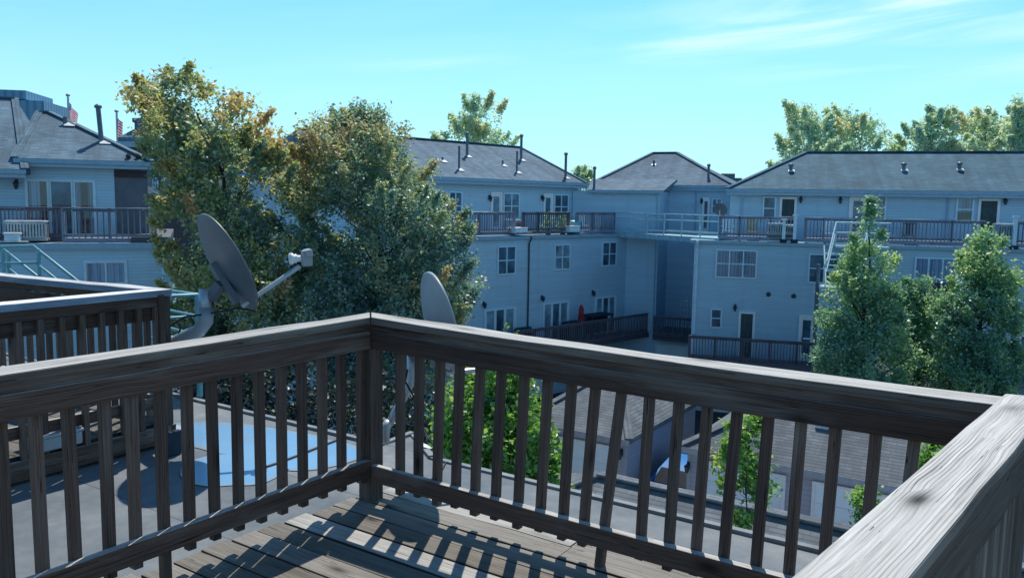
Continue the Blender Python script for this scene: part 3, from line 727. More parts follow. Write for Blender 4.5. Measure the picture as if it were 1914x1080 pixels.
for q in range(10): rj.beam(C-ab*(.25+q*.6)+b_*.06-Z*.15, C-ab*(.25+q*.6)+b_*5-Z*.15, .045, .2)
rj.build('frame', DW, deck)

def cap_strip(o0, o1, i0, i1, z0, z1, sag, seg=14, jit=.0015):
    # flat board from outer edge o0-o1 and inner edge i0-i1, sagging gently in the middle
    b = MB(); off = rng.uniform(0, 30); L = np.linalg.norm(o1-o0); W = np.linalg.norm(o0-i0)
    R = []
    for k in range(seg+1):
        x = k/seg; dz = -sag*4*x*(1-x); o = o0+(o1-o0)*x; i = i0+(i1-i0)*x
        j = [rng.normal(0, jit) for _ in range(4)]
        wd = nrm(o-i)
        R.append([vec(*(i+wd*j[0])[:2], z0+dz), vec(*(o+wd*j[1])[:2], z0+dz), vec(*(o+wd*j[1])[:2], z1+dz+j[2]), vec(*(i+wd*j[0])[:2], z1+dz+j[3])])
    H_ = z1-z0; per = [0, W, W+H_, 2*W+H_, 2*W+2*H_]
    for k in range(seg):
        xa, xb = off+L*k/seg, off+L*(k+1)/seg
        for q in range(4):
            q2 = (q+1) % 4
            b.face([R[k][q], R[k][q2], R[k+1][q2], R[k+1][q]], [(xa, off+per[q]), (xa, off+per[q+1]), (xb, off+per[q+1]), (xb, off+per[q])])
    b.face(R[0][::-1], [(off, 0), (off+.02, 0), (off+.02, .04), (off, .04)]); b.face(R[-1], [(off, 0), (off+.02, 0), (off+.02, .04), (off, .04)])
    return b
CW = .14
Ci = C+(b_-a_)*CW
LL, RL = 4.6, 4.6
g1 = .004
# caps (mitred at the corner with a thin open joint)
cap_strip(C-a_*g1, C-a_*LL, Ci-a_*g1*1.2, C-a_*LL+b_*CW, .962, 1.0, .012).build('rail_cap', M['cap_wood'], deck, bevel=.005)
cap_strip(C+b_*g1, C+b_*RL, Ci+b_*g1*1.2, C+b_*RL-a_*CW, .962, 1.0, .028).build('rail_cap', M['cap_wood'], deck, bevel=.005)
def rail_board(p, dirv, inw, L, z0, z1, d0, d1, sag, s0=.1):
    # board on edge, d0..d1 measured inward from the cap's outer edge
    o0, o1 = p+inw*d0+dirv*s0, p+inw*d0+dirv*L; i0, i1 = p+inw*d1+dirv*s0, p+inw*d1+dirv*L
    return cap_strip(o0, o1, i0, i1, z0, z1, sag)
for dv, inw, L, sg in ((-a_, b_, LL, .012), (b_, -a_, RL, .028)):
    rail_board(C, dv, inw, L, .924, .960, .075, .122, sg, .12).build('nailing_strip', DW, deck)
    rail_board(C, dv, inw, L, .832, .922, .09, .128, sg, .128).build('top_rail', DW, deck, bevel=.004)
    up_ = .028 if L == LL and sg < .02 else 0
    rail_board(C, dv, inw, L, .120+up_, .210+up_, .09, .128, sg*.5, .128).build('bottom_rail', DW, deck, bevel=.004)
pc = C+(b_-a_)*.075
p = MB(); p.beam(pc-Z*.40, pc+Z*.958, .092, .092, up=a_); p.build('post', BW, deck, bevel=.005)
# balusters at their own spots, a few of them warped or longer
plL = Pl(C+b_*.068, A_DEG); plR = Pl(C-a_*.068, 123.7)
def baluster(pl, top, bot, z0=.07, z1=.92, name='baluster'):
    u1 = pl.U(*top); u0 = pl.U(*bot); zt, zb = pl.Zv(*top), pl.Zv(*bot); sl = (u1-u0)/(zt-zb) if abs(zt-zb) > .05 else 0
    um = (u0+u1)/2; zm = (zt+zb)/2
    q = MB(); q.beam(pl.pt(um+sl*(z0-zm), z0), pl.pt(um+sl*(z1-zm), z1), .039, .039, up=pl.u, seg=3, bow=(rng.normal(0, .002), rng.normal(0, .002)))
    return q.build(name, BW, deck, bevel=.0035)
for x, y in ((5, 900), (72, 900), (134, 880), (198, 860), (248, 850), (302, 830), (350, 820), (398, 810), (443, 800), (486, 800), (526, 790), (565, 780), (602, 770), (638, 765), (675, 760)):
    u = plL.U(x, y)
    baluster(plL, (x, y-60), (x, y+60), z0=-.05 if x == 302 else .07+rng.uniform(-.008, .008)) if False else None
    q = MB(); q.beam(plL.pt(u, -.05 if x == 302 else .10+rng.uniform(-.008, .008)), plL.pt(u+rng.normal(0, .003), .92), .039, .039, up=plL.u, seg=3)
    q.build('baluster', BW, deck, bevel=.0035)
u = plL.U(5, 900)
for k in range(1, 14):
    q = MB(); q.beam(plL.pt(u-.134*k, .07), plL.pt(u-.134*k, .92), .039, .039, up=plL.u); q.build('baluster', BW, deck, bevel=.0035)
right = [((748, 720), (748, 860)), ((785, 720), (783, 860)), ((822, 730), (818, 880)), ((858, 740), (853, 890)), ((897, 740), (890, 900)), ((936, 740), (928, 910)), ((978, 760), (970, 920)), ((1022, 760), (1012, 930)), ((1066, 770), (1055, 940)), ((1113, 735), (1093, 967)), ((1161, 742), (1131, 977)), ((1213, 770), (1203, 930)), ((1268, 780), (1255, 960)), ((1321, 780), (1305, 980)), ((1376, 800), (1358, 990)), ((1435, 800), (1418, 1000)), ((1497, 800), (1478, 1030)), ((1562, 810), (1545, 1000)), ((1638, 810), (1625, 947)), ((1711, 815), (1703, 884))]
for tp, bt in right:
    baluster(plR, tp, bt, z0=-.04 if tp[0] == 1161 else .075+rng.uniform(-.01, .01), z1=.90)
u = plR.U(1711, 815)
for k in range(1, 12):
    q = MB(); q.beam(plR.pt(u+.139*k, .07), plR.pt(u+.139*k, .92), .039, .039, up=plR.u); q.build('baluster', BW, deck, bevel=.0035)
# dividing rail at the right
e3 = az(41.0); r3 = vec(e3[1], -e3[0], 0)
f3 = vec(1.625, 2.585, 0); n3 = f3-e3*3.0
cap_strip(f3, n3, f3+r3*CW+e3*.055, n3+r3*CW, .964, 1.003, .0, seg=16).build('rail_cap', M['cap_wood'], deck, bevel=.006)
cap_strip(f3+r3*.02, n3+r3*.02, f3+r3*.058, n3+r3*.058, .832, .960, 0).build('top_rail', M['cap_wood'], deck, bevel=.004)
cap_strip(f3+r3*.095, n3+r3*.095, f3+r3*.132, n3+r3*.132, .832, .960, 0).build('top_rail', M['cap_wood'], deck, bevel=.004)
cap_strip(f3+r3*.02, n3+r3*.02, f3+r3*.058, n3+r3*.058, .12, .21, 0).build('bottom_rail', DW, deck, bevel=.004)
for k in range(24):
    s = f3-e3*(.10+.122*k)
    q = MB(); q.beam(s+r3*.079+Z*.02, s+r3*.079+Z*.958, .039, .034, up=e3); q.build('baluster', M['grey_slat'], deck, bevel=.0035)
p = MB(); s = n3+r3*.077; p.beam(s-Z*.3, s+Z*.958, .092, .092, up=e3); p.build('post', BW, deck, bevel=.005)

# ================================================================== NEIGHBOUR'S DECK
nC = vec(-2.78, 6.52, 0); nz, nf = .85, -.25
nd = thing('wooden_deck', 'neighbouring roof deck at left with a white sunlit rail cap over dark balusters', 'deck', nC+vec(-1, -.5, RZ))
na, nb = -az(33.5), -az(118.0)
nCi = nC+(na+nb)*CW
NL, NF = 4.2, 3.6
cap_strip(nC+na*.004, nC+na*NL, nCi+na*.004, nC+na*NL+nb*CW, nz-.055, nz, .004).build('rail_cap', M['painted_cap'], nd, bevel=.005)
cap_strip(nC+nb*.004, nC+nb*NF, nCi+nb*.004, nC+nb*NF+na*CW, nz-.055, nz, .004).build('rail_cap', M['painted_cap'], nd, bevel=.005)
for dv, inw, L in ((na, nb, NL), (nb, na, NF)):
    rail_board(nC, dv, inw, L, nz-.135, nz-.057, .012, .05, 0, .02).build('top_rail', DW, nd)
    rail_board(nC, dv, inw, L, nz-.25, nz-.136, .056, .09, 0, .05).build('lower_top_rail', DW, nd)
    rail_board(nC, dv, inw, L, nf+.12, nf+.21, .05, .088, 0, .05).build('bottom_rail', DW, nd)
    rail_board(nC, dv, inw, L, nf-.17, nf-.03, .0, .045, 0, .0).build('rim_beam', DW, nd)
    n = int(L/.15)
    for k in range(n):
        s = nC+dv*(.13+.15*k)+inw*.03
        q = MB(); q.beam(s+Z*(nf-.03), s+Z*(nz-.138), .042, .039, up=dv); q.build('baluster', BW, nd)
p = MB(); s = nC+(na+nb)*.06; p.beam(s+Z*(nf-.18), s+Z*(nz-.04), .1, .1, up=na); p.build('post', BW, nd)
p = MB(); s = nC+na*.10+nb*.02; p.beam(s+Z*(nf-.18), s+Z*(nz-.04), .06, .05, up=na); p.build('post', BW, nd)
q = MB(); t = .0
while t < 4.0:
    s = nC+na*(t+.08); q.beam(s+nb*.05+Z*(nf-.02), s+nb*3.6+Z*(nf-.02), .138, .036); t += .146
q.build('floor', DF, nd)
# grey storage box on that deck
pp = atz(118, 838, nf+.0); 
bx = thing('storage_box', 'small pale blue box lying on the boards of the left deck', 'box', pp)
q = MB(); pb = Pl(pp+nb*.12, 33.5); q.box(pb, -.16, .16, nf+.004, nf+.10, -.12, .12); q.build('body', M['dish_pale'], bx, bevel=.012)
q = MB(); q.box(pb, -.17, .17, nf+.10, nf+.125, -.13, .13); q.build('lid', M['dish_pale'], bx, bevel=.008)

# ================================================================== SATELLITE DISHES
def reflector(ctr, n, rad, depth, name, mat, parent, sx=1.0, ex=None):
    n = nrm(n); b = MB(); K = 10
    prof = [(0, 0)]+[(rad*k/K, depth*(k/K)**2) for k in range(1, K+1)]+[(rad*1.02, depth+.004), (rad*1.02, depth+.016), (rad*.985, depth+.014)]+[(rad*k/K*.985, depth*(k/K)**2+.012) for k in range(K-1, 0, -1)]+[(0, .012)]
    b.lathe(np.asarray(ctr)-n*depth*.5, n, prof, 48, sx=sx, ex=ex)
    return b.build(name, mat, parent, smooth=True)
def bar(b, p0, p1, w, h, up=Z): b.beam(p0, p1, w, h, up=up)

d1c = atd(414, 496, 6.5)
dish = thing('satellite_dish', 'large grey satellite dish tilted over the left deck corner, its arm pointing right', 'satellite dish', vec(*atd(330, 640, 6.5)[:2], RZ))
n1 = nrm(.72*CM[0]+.47*(-CM[1])+.52*CM[2])
lng = nrm(np.cross(n1, np.cross(-(CM[0]*.55+CM[1]*.84), n1)))
reflector(d1c, n1, .425, .085, 'reflector', M['dish'], dish)
# bottom rim point, arm, feed
ldir = CM[0]*.55+CM[1]*.84; ldir = nrm(ldir-n1*np.dot(ldir, n1))
rim = d1c+ldir*.40+n1*.03
feed = atd(556, 490, 6.75)
b = MB(); b.tube([atd(452, 572, 6.5), atd(470, 560, 6.54), atd(560, 498, 6.76)], .021, 8); b.build('feed_arm', M['galv'], dish, smooth=True)
fa = nrm(d1c-feed)
b = MB(); fb = feed+Z*.03; b.beam(fb-CM[0]*.015-fa*.05, fb-fa*.12, .10, .13); b.beam(fb-fa*.06+Z*.04, fb-fa*.115+Z*.05, .15, .06); b.build('receiver', M['dish_pale'], dish, bevel=.008)
b = MB(); b.lathe(fb-fa*.03, fa, [(0, 0), (.028, 0), (.028, .03), (.042, .045), (.034, .055), (.048, .07), (.05, .095), (0, .10)], 16); b.build('feed_horn', M['white'], dish, smooth=True)
bk = d1c-n1*.06+ldir*.13
b = MB(); b.beam(bk-ldir*.17, bk+ldir*.20, .11, .05, up=n1); b.beam(bk-ldir*.15+n1*.02-.05*np.cross(n1, ldir), bk-ldir*.15+n1*.02+.12*np.cross(n1, ldir), .05, .04, up=n1); b.beam(bk-n1*.02, atd(392, 560, 6.52), .09, .07); b.build('bracket', M['dish'], dish, bevel=.005)
mt = atd(384, 540, 6.5); mb_ = atd(384, 592, 6.5)
b = MB(); b.tube([mt, mb_], .052, 14); b.build('mount_collar', M['galv'], dish, smooth=True)
b = MB(); el = [atd(386, 575, 6.5), atd(385, 600, 6.5), atd(372, 618, 6.55), atd(350, 628, 6.65), atd(328, 640, 6.78), atd(314, 662, 6.9), atd(306, 690, 6.95), atd(302, 740, 7.0)]
foot = el[-1].copy(); foot[2] = RZ+.005; b.tube(el+[foot], .058, 14); b.build('mast', M['dish_pale'], dish, smooth=True)
b = MB(); b.lathe(foot, Z, [(0, 0), (.16, 0), (.16, .02), (.07, .03), (.065, .12), (0, .12)], 18); b.build('base_plate', M['galv'], dish)
for pth in ([atd(318, 610, 6.45), atd(345, 592, 6.45), atd(375, 588, 6.45), atd(410, 583, 6.5), atd(445, 576, 6.5), atd(480, 582, 6.55)],
            [atd(398, 566, 6.45), atd(403, 590, 6.7), atd(396, 612, 6.7), atd(378, 626, 6.7), atd(360, 640, 6.7)],
            [atd(330, 598, 6.7), atd(338, 610, 6.68), atd(334, 625, 6.68)], [atd(358, 592, 6.7), atd(363, 604, 6.68), atd(360, 615, 6.68)]):
    b = MB(); b.tube(pth, .0085, 6); b.build('cable', M['cable'], dish, smooth=True)

d2c = atd(811, 604, 4.54)
dish2 = thing('satellite_dish', 'smaller pale dish rising behind the sunlit rail right of the deck corner', 'satellite dish', vec(*atd(722, 822, 4.49)[:2], .0))
n2 = nrm(.905*CM[0]+.24*(-CM[1])+.36*CM[2])
reflector(d2c, n2, .285, .05, 'reflector', M['dish_pale'], dish2)
ld2 = CM[0]*.22+CM[1]*.97; ld2 = nrm(ld2-n2*np.dot(ld2, n2))
b = MB(); b.beam(d2c-n2*.04-ld2*.02, d2c-n2*.04+ld2*.24, .10, .05, up=n2); b.beam(d2c-n2*.05+ld2*.10, atd(768, 668, 4.54), .07, .06); b.build('bracket', M['dish'], dish2, bevel=.004)
b = MB(); b.tube([atd(768, 655, 4.54), atd(768, 700, 4.54), atd(766, 718, 4.54), atd(758, 736, 4.53), atd(738, 772, 4.51), atd(728, 790, 4.50)], .024, 10); b.build('mast', M['galv'], dish2, smooth=True)
b = MB(); ft = [atd(728, 786, 4.50), atd(720, 800, 4.49), atd(720, 815, 4.49), atd(723, 830, 4.49)]; b.tube(ft, [.026, .03, .026, .018], 8); b.build('foot', M['galv'], dish2, smooth=True)
arm0 = d2c+ld2*.29; b = MB(); b.tube([arm0, arm0+n2*.16+ld2*.03, d2c+n2*.30+ld2*.30], .014, 8); b.build('feed_arm', M['galv'], dish2)
b = MB(); b.lathe(d2c+n2*.34+ld2*.29, -n2, [(0, 0), (.035, 0), (.035, .04), (.025, .06), (.045, .09), (0, .095)], 14); b.build('receiver', M['dish_pale'], dish2, smooth=True)
b = MB(); b.tube([atd(762, 690, 4.49), atd(757, 712, 4.48), atd(765, 726, 4.48), atd(774, 742, 4.48), atd(768, 748, 4.48)], .006, 6); b.build('cable', M['cable'], dish2, smooth=True)

# cables lying on the roof
def floor_cable(label, pts, r_=.009):
    P = [atz(x, y, RZ+.01) for x, y in pts]; b = MB(); b.tube(P, r_, 6)
    return tag(b.build('cable', M['cable'], loc=P[0], smooth=True), label, 'cable')
floor_cable('black cable crossing the pooled water on the flat roof', [(492, 874), (520, 865), (560, 850), (605, 832), (650, 815), (700, 805)], .012)
floor_cable('thin black cable curving over the roof beyond the right balusters', [(793, 805), (800, 818), (812, 832), (835, 860), (825, 880), (800, 900)], .006)
floor_cable('short black pipe lying at the left end of the pooled water', [(312, 803), (330, 808), (352, 812)], .02)
rb = thing('rubber_mat', 'dark rubber block standing against the corner post of the left deck', 'block', atz(318, 855, RZ))
q = MB(); pb = Pl(atz(316, 855, RZ), 33.5); q.box(pb, -.06, .12, RZ+.003, RZ+.2, -.05, .0); q.build('body', M['black_cloth'], rb, bevel=.01)
tr = atz(792, 834, RZ+.02)
b = MB(); b.lathe(tr, vec(.3, .2, 1), [(0, -.01), (.05, -.008), (.07, .006), (.03, .02), (0, .022)], 9); tag(b.build('litter', M['white'], loc=tr), 'crumpled white scrap lying on the grey roof beside the right balusters', 'litter')

# ================================================================== TEAL STEEL STAIR RAILS (left)
def pipes(b, runs, r_): 
    for q in runs: b.tube(q, r_, 8)
st = thing('stair_railing', 'teal steel stair railing sloping down in front of the left house', 'stair railing', vec(*atd(40, 520, 10)[:2], RZ))
for dd, dx, dy in ((9.6, 0, 0), (10.4, -56, 6)):
    b = MB()
    pipes(b, [[atd(-60+dx, 463+dy, dd), atd(62+dx, 460+dy, dd), atd(140+dx, 522+dy, dd), atd(200+dx, 570+dy, dd)]], .021); b.build('handrail', M['teal'], st, smooth=True)
    b = MB(); pipes(b, [[atd(-60+dx, 494+dy, dd), atd(66+dx, 491+dy, dd), atd(100+dx, 518+dy, dd), atd(150+dx, 560+dy, dd)]], .017); b.build('mid_rail', M['teal'], st, smooth=True)
    for x, y in ((72, 462), (6, 462)):
        q = atd(x+dx, y+4+dy, dd); b = MB(); b.tube([q, vec(q[0], q[1], q[2]-1.0)], .024, 8); b.build('post', M['teal'], st, smooth=True)
st2 = thing('walkway_railing', 'teal steel walkway railing at the roof edge behind the left deck corner', 'railing', vec(*atd(370, 745, 8.2)[:2], RZ))
pA = atd(369, 551, 8.2); pAf = vec(pA[0], pA[1], RZ)
pB = atd(260, 556, 8.0); pC = atd(300, 541, 9.2)
for nm, dz, rr in (('handrail', 0, .02), ('mid_rail', -.22, .016), ('lower_rail', -.42, .016)):
    b = MB(); pipes(b, [[pB+Z*dz, pA+Z*dz, pC+Z*dz]], rr); b.build(nm, M['teal'], st2, smooth=True)
for q in (pA, pB, pC): b = MB(); b.tube([q, vec(q[0], q[1], RZ)], .032, 8); b.build('post', M['teal'], st2, smooth=True)
b = MB(); b.beam(pB-Z*.62, pA-Z*.62, .5, .05); b.build('tread_plate', M['teal'], st2)

# ================================================================== BUILDINGS
FZ = -.05          # level of the upper roof decks
# ---------------- middle wing
MP = Pl((6.33, 44.61), 45.8)
mid = thing('townhouse_row', 'long grey sided townhouse wing behind the two big maples, receding to the right', 'building', MP.pt(-8, GZ, -4))
MU0 = -19.5
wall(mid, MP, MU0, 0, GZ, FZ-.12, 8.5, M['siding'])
b = MB(); b.box(MP, MU0, .05, FZ-.13, FZ+.02, -8.5, .16); b.build('deck_roof', M['gutter'], mid)
wall(mid, MP, MU0, MP.U(1084, 370, -3), FZ+.02, MP.hit(1096, 343, -2.55)[1]-.1, 5.4, M['siding'], d=-3.0)
# windows and doors of the lower floors
window(mid, MP, 929, 460, 963.5, 513.5); window(mid, MP, 1035.5, 456.8, 1065.5, 504.5, kind='glass_light'); window(mid, MP, 1125, 452.2, 1152, 497.3)
for x0, y0, x1 in ((904, 575.5, 963), (1013.5, 564.5, 1063), (1112, 553.5, 1151)):
    zf = -5.45
    u0, z1 = MP.hit(x0, y0); u1 = MP.U(x1, y0-6); z1 = -3.42
    b = MB(); b.box(MP, u0, u0+.08, zf, z1, 0, .08); b.box(MP, u1-.08, u1, zf, z1, 0, .08); b.box(MP, u0+.08, u1-.08, z1-.09, z1, 0, .075)
    w = b.build('patio_door', M['trim'], mid)
    for q in range(3):
        ua, ub = u0+.08+(u1-u0-.16)*q/3, u0+.08+(u1-u0-.16)*(q+1)/3
        b = MB(); b.box(MP, ua, ua+.07, zf, z1-.09, .0, .05); b.box(MP, ub-.07, ub, zf, z1-.09, .0, .05); b.box(MP, ua+.07, ub-.07, zf, zf+.1, 0, .048); b.build('sash', M['trim'], w)
        b = MB(); b.face([MP.pt(ua+.07, zf+.1, .02), MP.pt(ub-.07, zf+.1, .02), MP.pt(ub-.07, z1-.09, .02), MP.pt(ua+.07, z1-.09, .02)]); b.build('pane', M['glass' if q == 1 else 'glass_light'], w)
lamp(mid, MP, 903, 570); lamp(mid, MP, 1012, 558); lamp(mid, MP, 1107, 548)
downspout(mid, MP, 988, 441, 985, 640, mat='metal_dark'); downspout(mid, MP, 1174, 438, 1166, 600)
# ground floor garage doors
for ua in (-18.5, -13.8, -9.1, -4.4):
    b = MB(); b.box(MP, ua-.1, ua, GZ, GZ+2.25, 0, .06); b.box(MP, ua+2.6, ua+2.7, GZ, GZ+2.25, 0, .06); b.box(MP, ua, ua+2.6, GZ+2.15, GZ+2.25, 0, .055); f = b.build('garage_door', M['trim'], mid)
    b = MB()
    for q in range(4): b.box(MP, ua, ua+2.6, GZ+.02+.53*q, GZ+.02+.53*q+.52, 0, .03)
    b.build('panel', M['door_garage'], f)
# upper storey openings
D2 = -3.0
window(mid, MP, 838, 357.5, 863, 412, cols=2, d=D2); lamp(mid, MP, 914, 371, D2)
door(mid, MP, 916.5, 358.6, 937.5, FZ+.02, D2, glass='glass_light'); window(mid, MP, 940, 360, 970.5, 410, d=D2, kind='glass_light')
lamp(mid, MP, 1012, 371, D2); door(mid, MP, 1015, 361.6, 1032.5, FZ+.02, D2); window(mid, MP, 1035, 362.8, 1062, 410, d=D2)
# roof
eu1, ez = MP.hit(1096, 343, D2+.45); ze = ez+.03
u_r1, zr = MP.hit(972, 275.5, D2-3.6); 
u_r0 = MP.U(556, 258, D2-3.6)
roofM, eA, rn = hip_roof(mid, MP, u_r0-1.2, eu1, D2+.45, D2-7.6, ze, zr, u_r0, u_r1, D2-3.6, M['shingle'])
for x, yb, yt, cap in ((873, 291, 252, 1), (858, 316, 274, 0), (939.5, 308, 300, 0), (966, 321, 283, 0), (974, 298, 256, 1), (1057, 331, 290, 1), (827, 300, 294, 0)):
    p = plane_hit(x, yb, eA, rn); D = np.dot(CM[2], p-CAMP); vent(roofM, p, (yb-yt)/F*D, .075 if cap else .055, cap=bool(cap)); flashing(roofM, p+vec(.1, -.12, -.05), rn, .16)

# lower balcony of the middle wing
q0, q1 = MP.U(700, 600, 1.2), MP.U(1213, 590, 1.2)
b = MB(); b.box(MP, q0, q1+.1, -5.72, -5.47, .0, 1.3); b.build('balcony_floor', M['brown_wood'], mid)
railing('balcony_railing', 'long dark brown balcony railing along the lower floor of the middle wing', 'railing', MP, MP.U(860, 640, 1.2), q1, 1.2, -5.45, 1.06, [MP.U(x, 600, 1.2) for x in (905, 1000, 1105, 1212)], 'brown_wood', spacing=.12)
# ---------------- corner block
K1 = Pl((6.33, 44.61), 112.0); KD = -2.6
kb = thing('corner_townhouse', 'grey corner house under a pyramid roof between the two long wings', 'building', K1.pt(1, GZ, -5))
ku0 = K1.U(1070, 390); ku1 = K1.U(1228.5, 500); ku1u = K1.U(1236, 390)
wall(kb, K1, ku0, ku1, GZ, 2.3, KD*-1+.0, M['siding'])
kv0 = ku0+.5; kv1 = K1.U(1368, 380, KD)
wall(kb, K1, kv0, kv1+.2, GZ, 2.75, 8.0, M['siding'], d=KD-.02)
downspout(kb, K1, 1229.5, 362, GZ+2.9, None, w=.07, mat='trim_blue'); downspout(kb, K1, 1302, 350, FZ, None, d=KD, mat='trim_blue', w=.07)
door(kb, K1, 1313.5, 369, 1327.5, FZ, KD, fr=.09); window(kb, K1, 1331, 370.5, 1350.5, 400, cols=2, d=KD); lamp(kb, K1, 1312, 376, KD)
zk = K1.Zv(1300, 346.5, KD+.3); rk0, zkr = K1.hit(1221, 286, KD-4); rk1 = K1.U(1265, 285, KD-4)
e0, e1 = K1.U(1100, 345, KD+.3), K1.U(1374, 349, KD+.3)
roofK, kA, kn = hip_roof(kb, K1, e0, e1, KD+.3, KD-8.3, zk, zkr, rk0, rk1, KD-4, M['shingle'])
# lean-to roof over the front part
za, ua_, ub_ = K1.Zv(1170, 355.5, .35), K1.U(1098, 355, .35), K1.U(1241, 357, .35)
zb2 = zk+.03; uc_, ud_ = K1.U(1106, 336, KD+.31), K1.U(1266, 336, KD+.31)
lo = [K1.pt(ua_, za, .35), K1.pt(ub_, za, .35), K1.pt(ud_, K1.Zv(1266, 335, KD+.31), KD+.31), K1.pt(uc_, K1.Zv(1110, 335, KD+.31), KD+.31)]
b = MB(); b.face(lo); b.face([lo[1]-Z*.15, lo[2]-Z*.15, lo[2], lo[1]]); b.face([lo[0]-Z*.15, lo[1]-Z*.15, lo[1], lo[0]]); b.face([p-Z*.15 for p in lo][::-1]); rl = b.build('lean_to_roof', M['shingle'], kb)
b = MB(); b.box(K1, ua_, ub_, za-.16, za-.02, .355, .46); b.build('gutter', M['gutter'], rl)
p = plane_hit(1110.5, 350, lo[0], nrm(np.cross(lo[1]-lo[0], lo[3]-lo[0]))); vent(roofK, p, (350-316)/F*np.dot(CM[2], p-CAMP), .07)
p = plane_hit(1324, 331, kA, kn); vent(roofK, p, 20/F*np.dot(CM[2], p-CAMP), .07); p = plane_hit(1222, 308, kA, kn); vent(roofK, p, .25, .07, cap=False); flashing(roofK, p, kn, .14)
# balcony and garage door under it
kq0, kq1 = K1.U(1221, 600, .9), K1.U(1300, 600, .9)
b = MB(); b.box(K1, kq0, kq1, -5.72, -5.47, KD, .95); b.build('balcony_floor', M['brown_wood'], kb)
railing('balcony_railing', 'short dark balcony railing in the shaded corner under the pyramid roof', 'railing', K1, kq0, kq1, .9, -5.45, 1.06, [kq0+.05, kq1-.05], 'brown_wood', spacing=.12)
b = MB(); u0 = K1.U(1228, 640, .05); b.box(K1, u0-.1, u0, GZ, GZ+2.2, .0, .07); b.box(K1, u0+2.5, u0+2.6, GZ, GZ+2.2, 0, .07); b.box(K1, u0, u0+2.5, GZ+2.1, GZ+2.2, 0, .065); f = b.build('garage_door', M['trim'], kb)
b = MB()
for q in range(4): b.box(K1, u0, u0+2.5, GZ+.02+.52*q, GZ+.53+.52*q, -.2, .03)
b.build('panel', M['door_garage'], f)
# garage floor wall below the balcony corner
wall(kb, K1, ku1, kq1+.4, GZ, -5.75, 1.0, M['siding'], d=-.02)
# white stacked chairs rack on the shaded balcony
# ---------------- right wing
RP = Pl((8.61, 37.85), 106.0)
rw = thing('townhouse_row', 'grey townhouse wing on the right with a long dark roof above its roof decks', 'building', RP.pt(9, GZ, -4))
RU1 = 30.0
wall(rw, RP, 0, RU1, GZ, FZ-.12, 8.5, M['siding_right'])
b = MB(); b.box(RP, -.25, RU1, FZ-.13, FZ+.02, -8.5, .2); b.build('deck_roof', M['gutter'], rw)
b = MB(); b.box(RP, -.03, .12, GZ, FZ-.13, -.14, .02); b.build('corner_trim', M['trim'], rw)
D3 = -3.0
ru0 = RP.U(1364, 390, D3)
wall(rw, RP, ru0, RU1, FZ+.02, RP.Zv(1600, 355, D3+.45)-.12, 5.4, M['siding_right'], d=D3)
window(rw, RP, 1338.5, 465.3, 1416.5, 520, cols=3, kind='curtain'); window(rw, RP, 1512, 473.2, 1572, 530, cols=2); window(rw, RP, 1710, 480, 1790, 560, cols=3, kind='blind')
window(rw, RP, 1328.5, 575.5, 1350.5, 613, cols=1, rows=2)
door(rw, RP, 1381, 581, 1412.5, -5.45, leaf='screen'); door(rw, RP, 1494, 588, 1524, -5.45, hinge_right=False); door(rw, RP, 1902, 618, 1935, -5.45)
lamp(rw, RP, 1374, 575); downspout(rw, RP, 1304, 450, 1292, 624, w=.12)
for x, y in ((1436.5, 550), (1483.5, 553.3), (1889, 580), (1876, 578)):
    u, z = RP.hit(x, y); b = MB(); b.lathe(RP.pt(u, z, .0), RP.n, [(0, .05), (.07, .05), (.085, .03), (.11, .02), (.11, 0), (0, 0)], 14); b.build('dryer_vent', M['metal_dark'], rw)
window(rw, RP, 1426.5, 367, 1451.5, 412, cols=1, d=D3); door(rw, RP, 1458, 368, 1490, FZ+.02, D3, leaf='screen'); lamp(rw, RP, 1496.5, 374, D3); lamp(rw, RP, 1570.5, 375, D3)
door(rw, RP, 1588, 366.5, 1622, FZ+.02, D3); window(rw, RP, 1626, 365, 1658, 412, cols=1, d=D3, kind='glass_light')
window(rw, RP, 1788, 368, 1821.5, 415, cols=1, d=D3, kind='blind'); door(rw, RP, 1829, 371, 1870, FZ+.02, D3, leaf='screen'); lamp(rw, RP, 1878, 377, D3)
downspout(rw, RP, 1387, 362, FZ, None, d=D3, mat='trim_blue'); downspout(rw, RP, 1773, 362, FZ, None, d=D3, mat='trim_blue')
ze3 = RP.Zv(1600, 355, D3+.45); re0 = RP.U(1358, 358, D3+.45); rr0, zr3 = RP.hit(1507, 285, D3-3.8)
roofR, rA, rN = hip_roof(rw, RP, re0, RU1+1, D3+.45, D3-8, ze3, zr3, rr0, RU1-2.5, D3-3.8, M['shingle_right'])
for x, y in ((1478, 320), (1689, 319), (1793, 318)):
    p = plane_hit(x, y, rA, rN); vent(roofR, p, .26, .085, cap=True); flashing(roofR, p+vec(.0, -.1, 0), rN, .15)
# balcony of the right wing
rq0, rq1 = RP.U(1286, 640, 1.3), RP.U(2050, 700, 1.3)
b = MB(); b.box(RP, rq0, rq1, -5.75, -5.47, .0, 1.4); b.build('balcony_floor', M['brown_wood'], rw)
ux = [RP.U(x, 650, 1.3) for x in (1288, 1336, 1386, 1438, 1490, 1545)]
railing('balcony_railing', 'dark balcony railing under the white door at the left end of the right wing', 'railing', RP, ux[0], ux[-1], 1.3, -5.45, 1.08, ux, 'brown_wood', spacing=.13)
uy = [RP.U(x, 700, 1.3) for x in (1700, 1800, 1884, 1960)]
railing('balcony_railing', 'dark balcony railing glimpsed at the right edge beyond the pear trees', 'railing', RP, uy[0], uy[-1], 1.3, -5.45, 1.08, uy, 'brown_wood', spacing=.13)
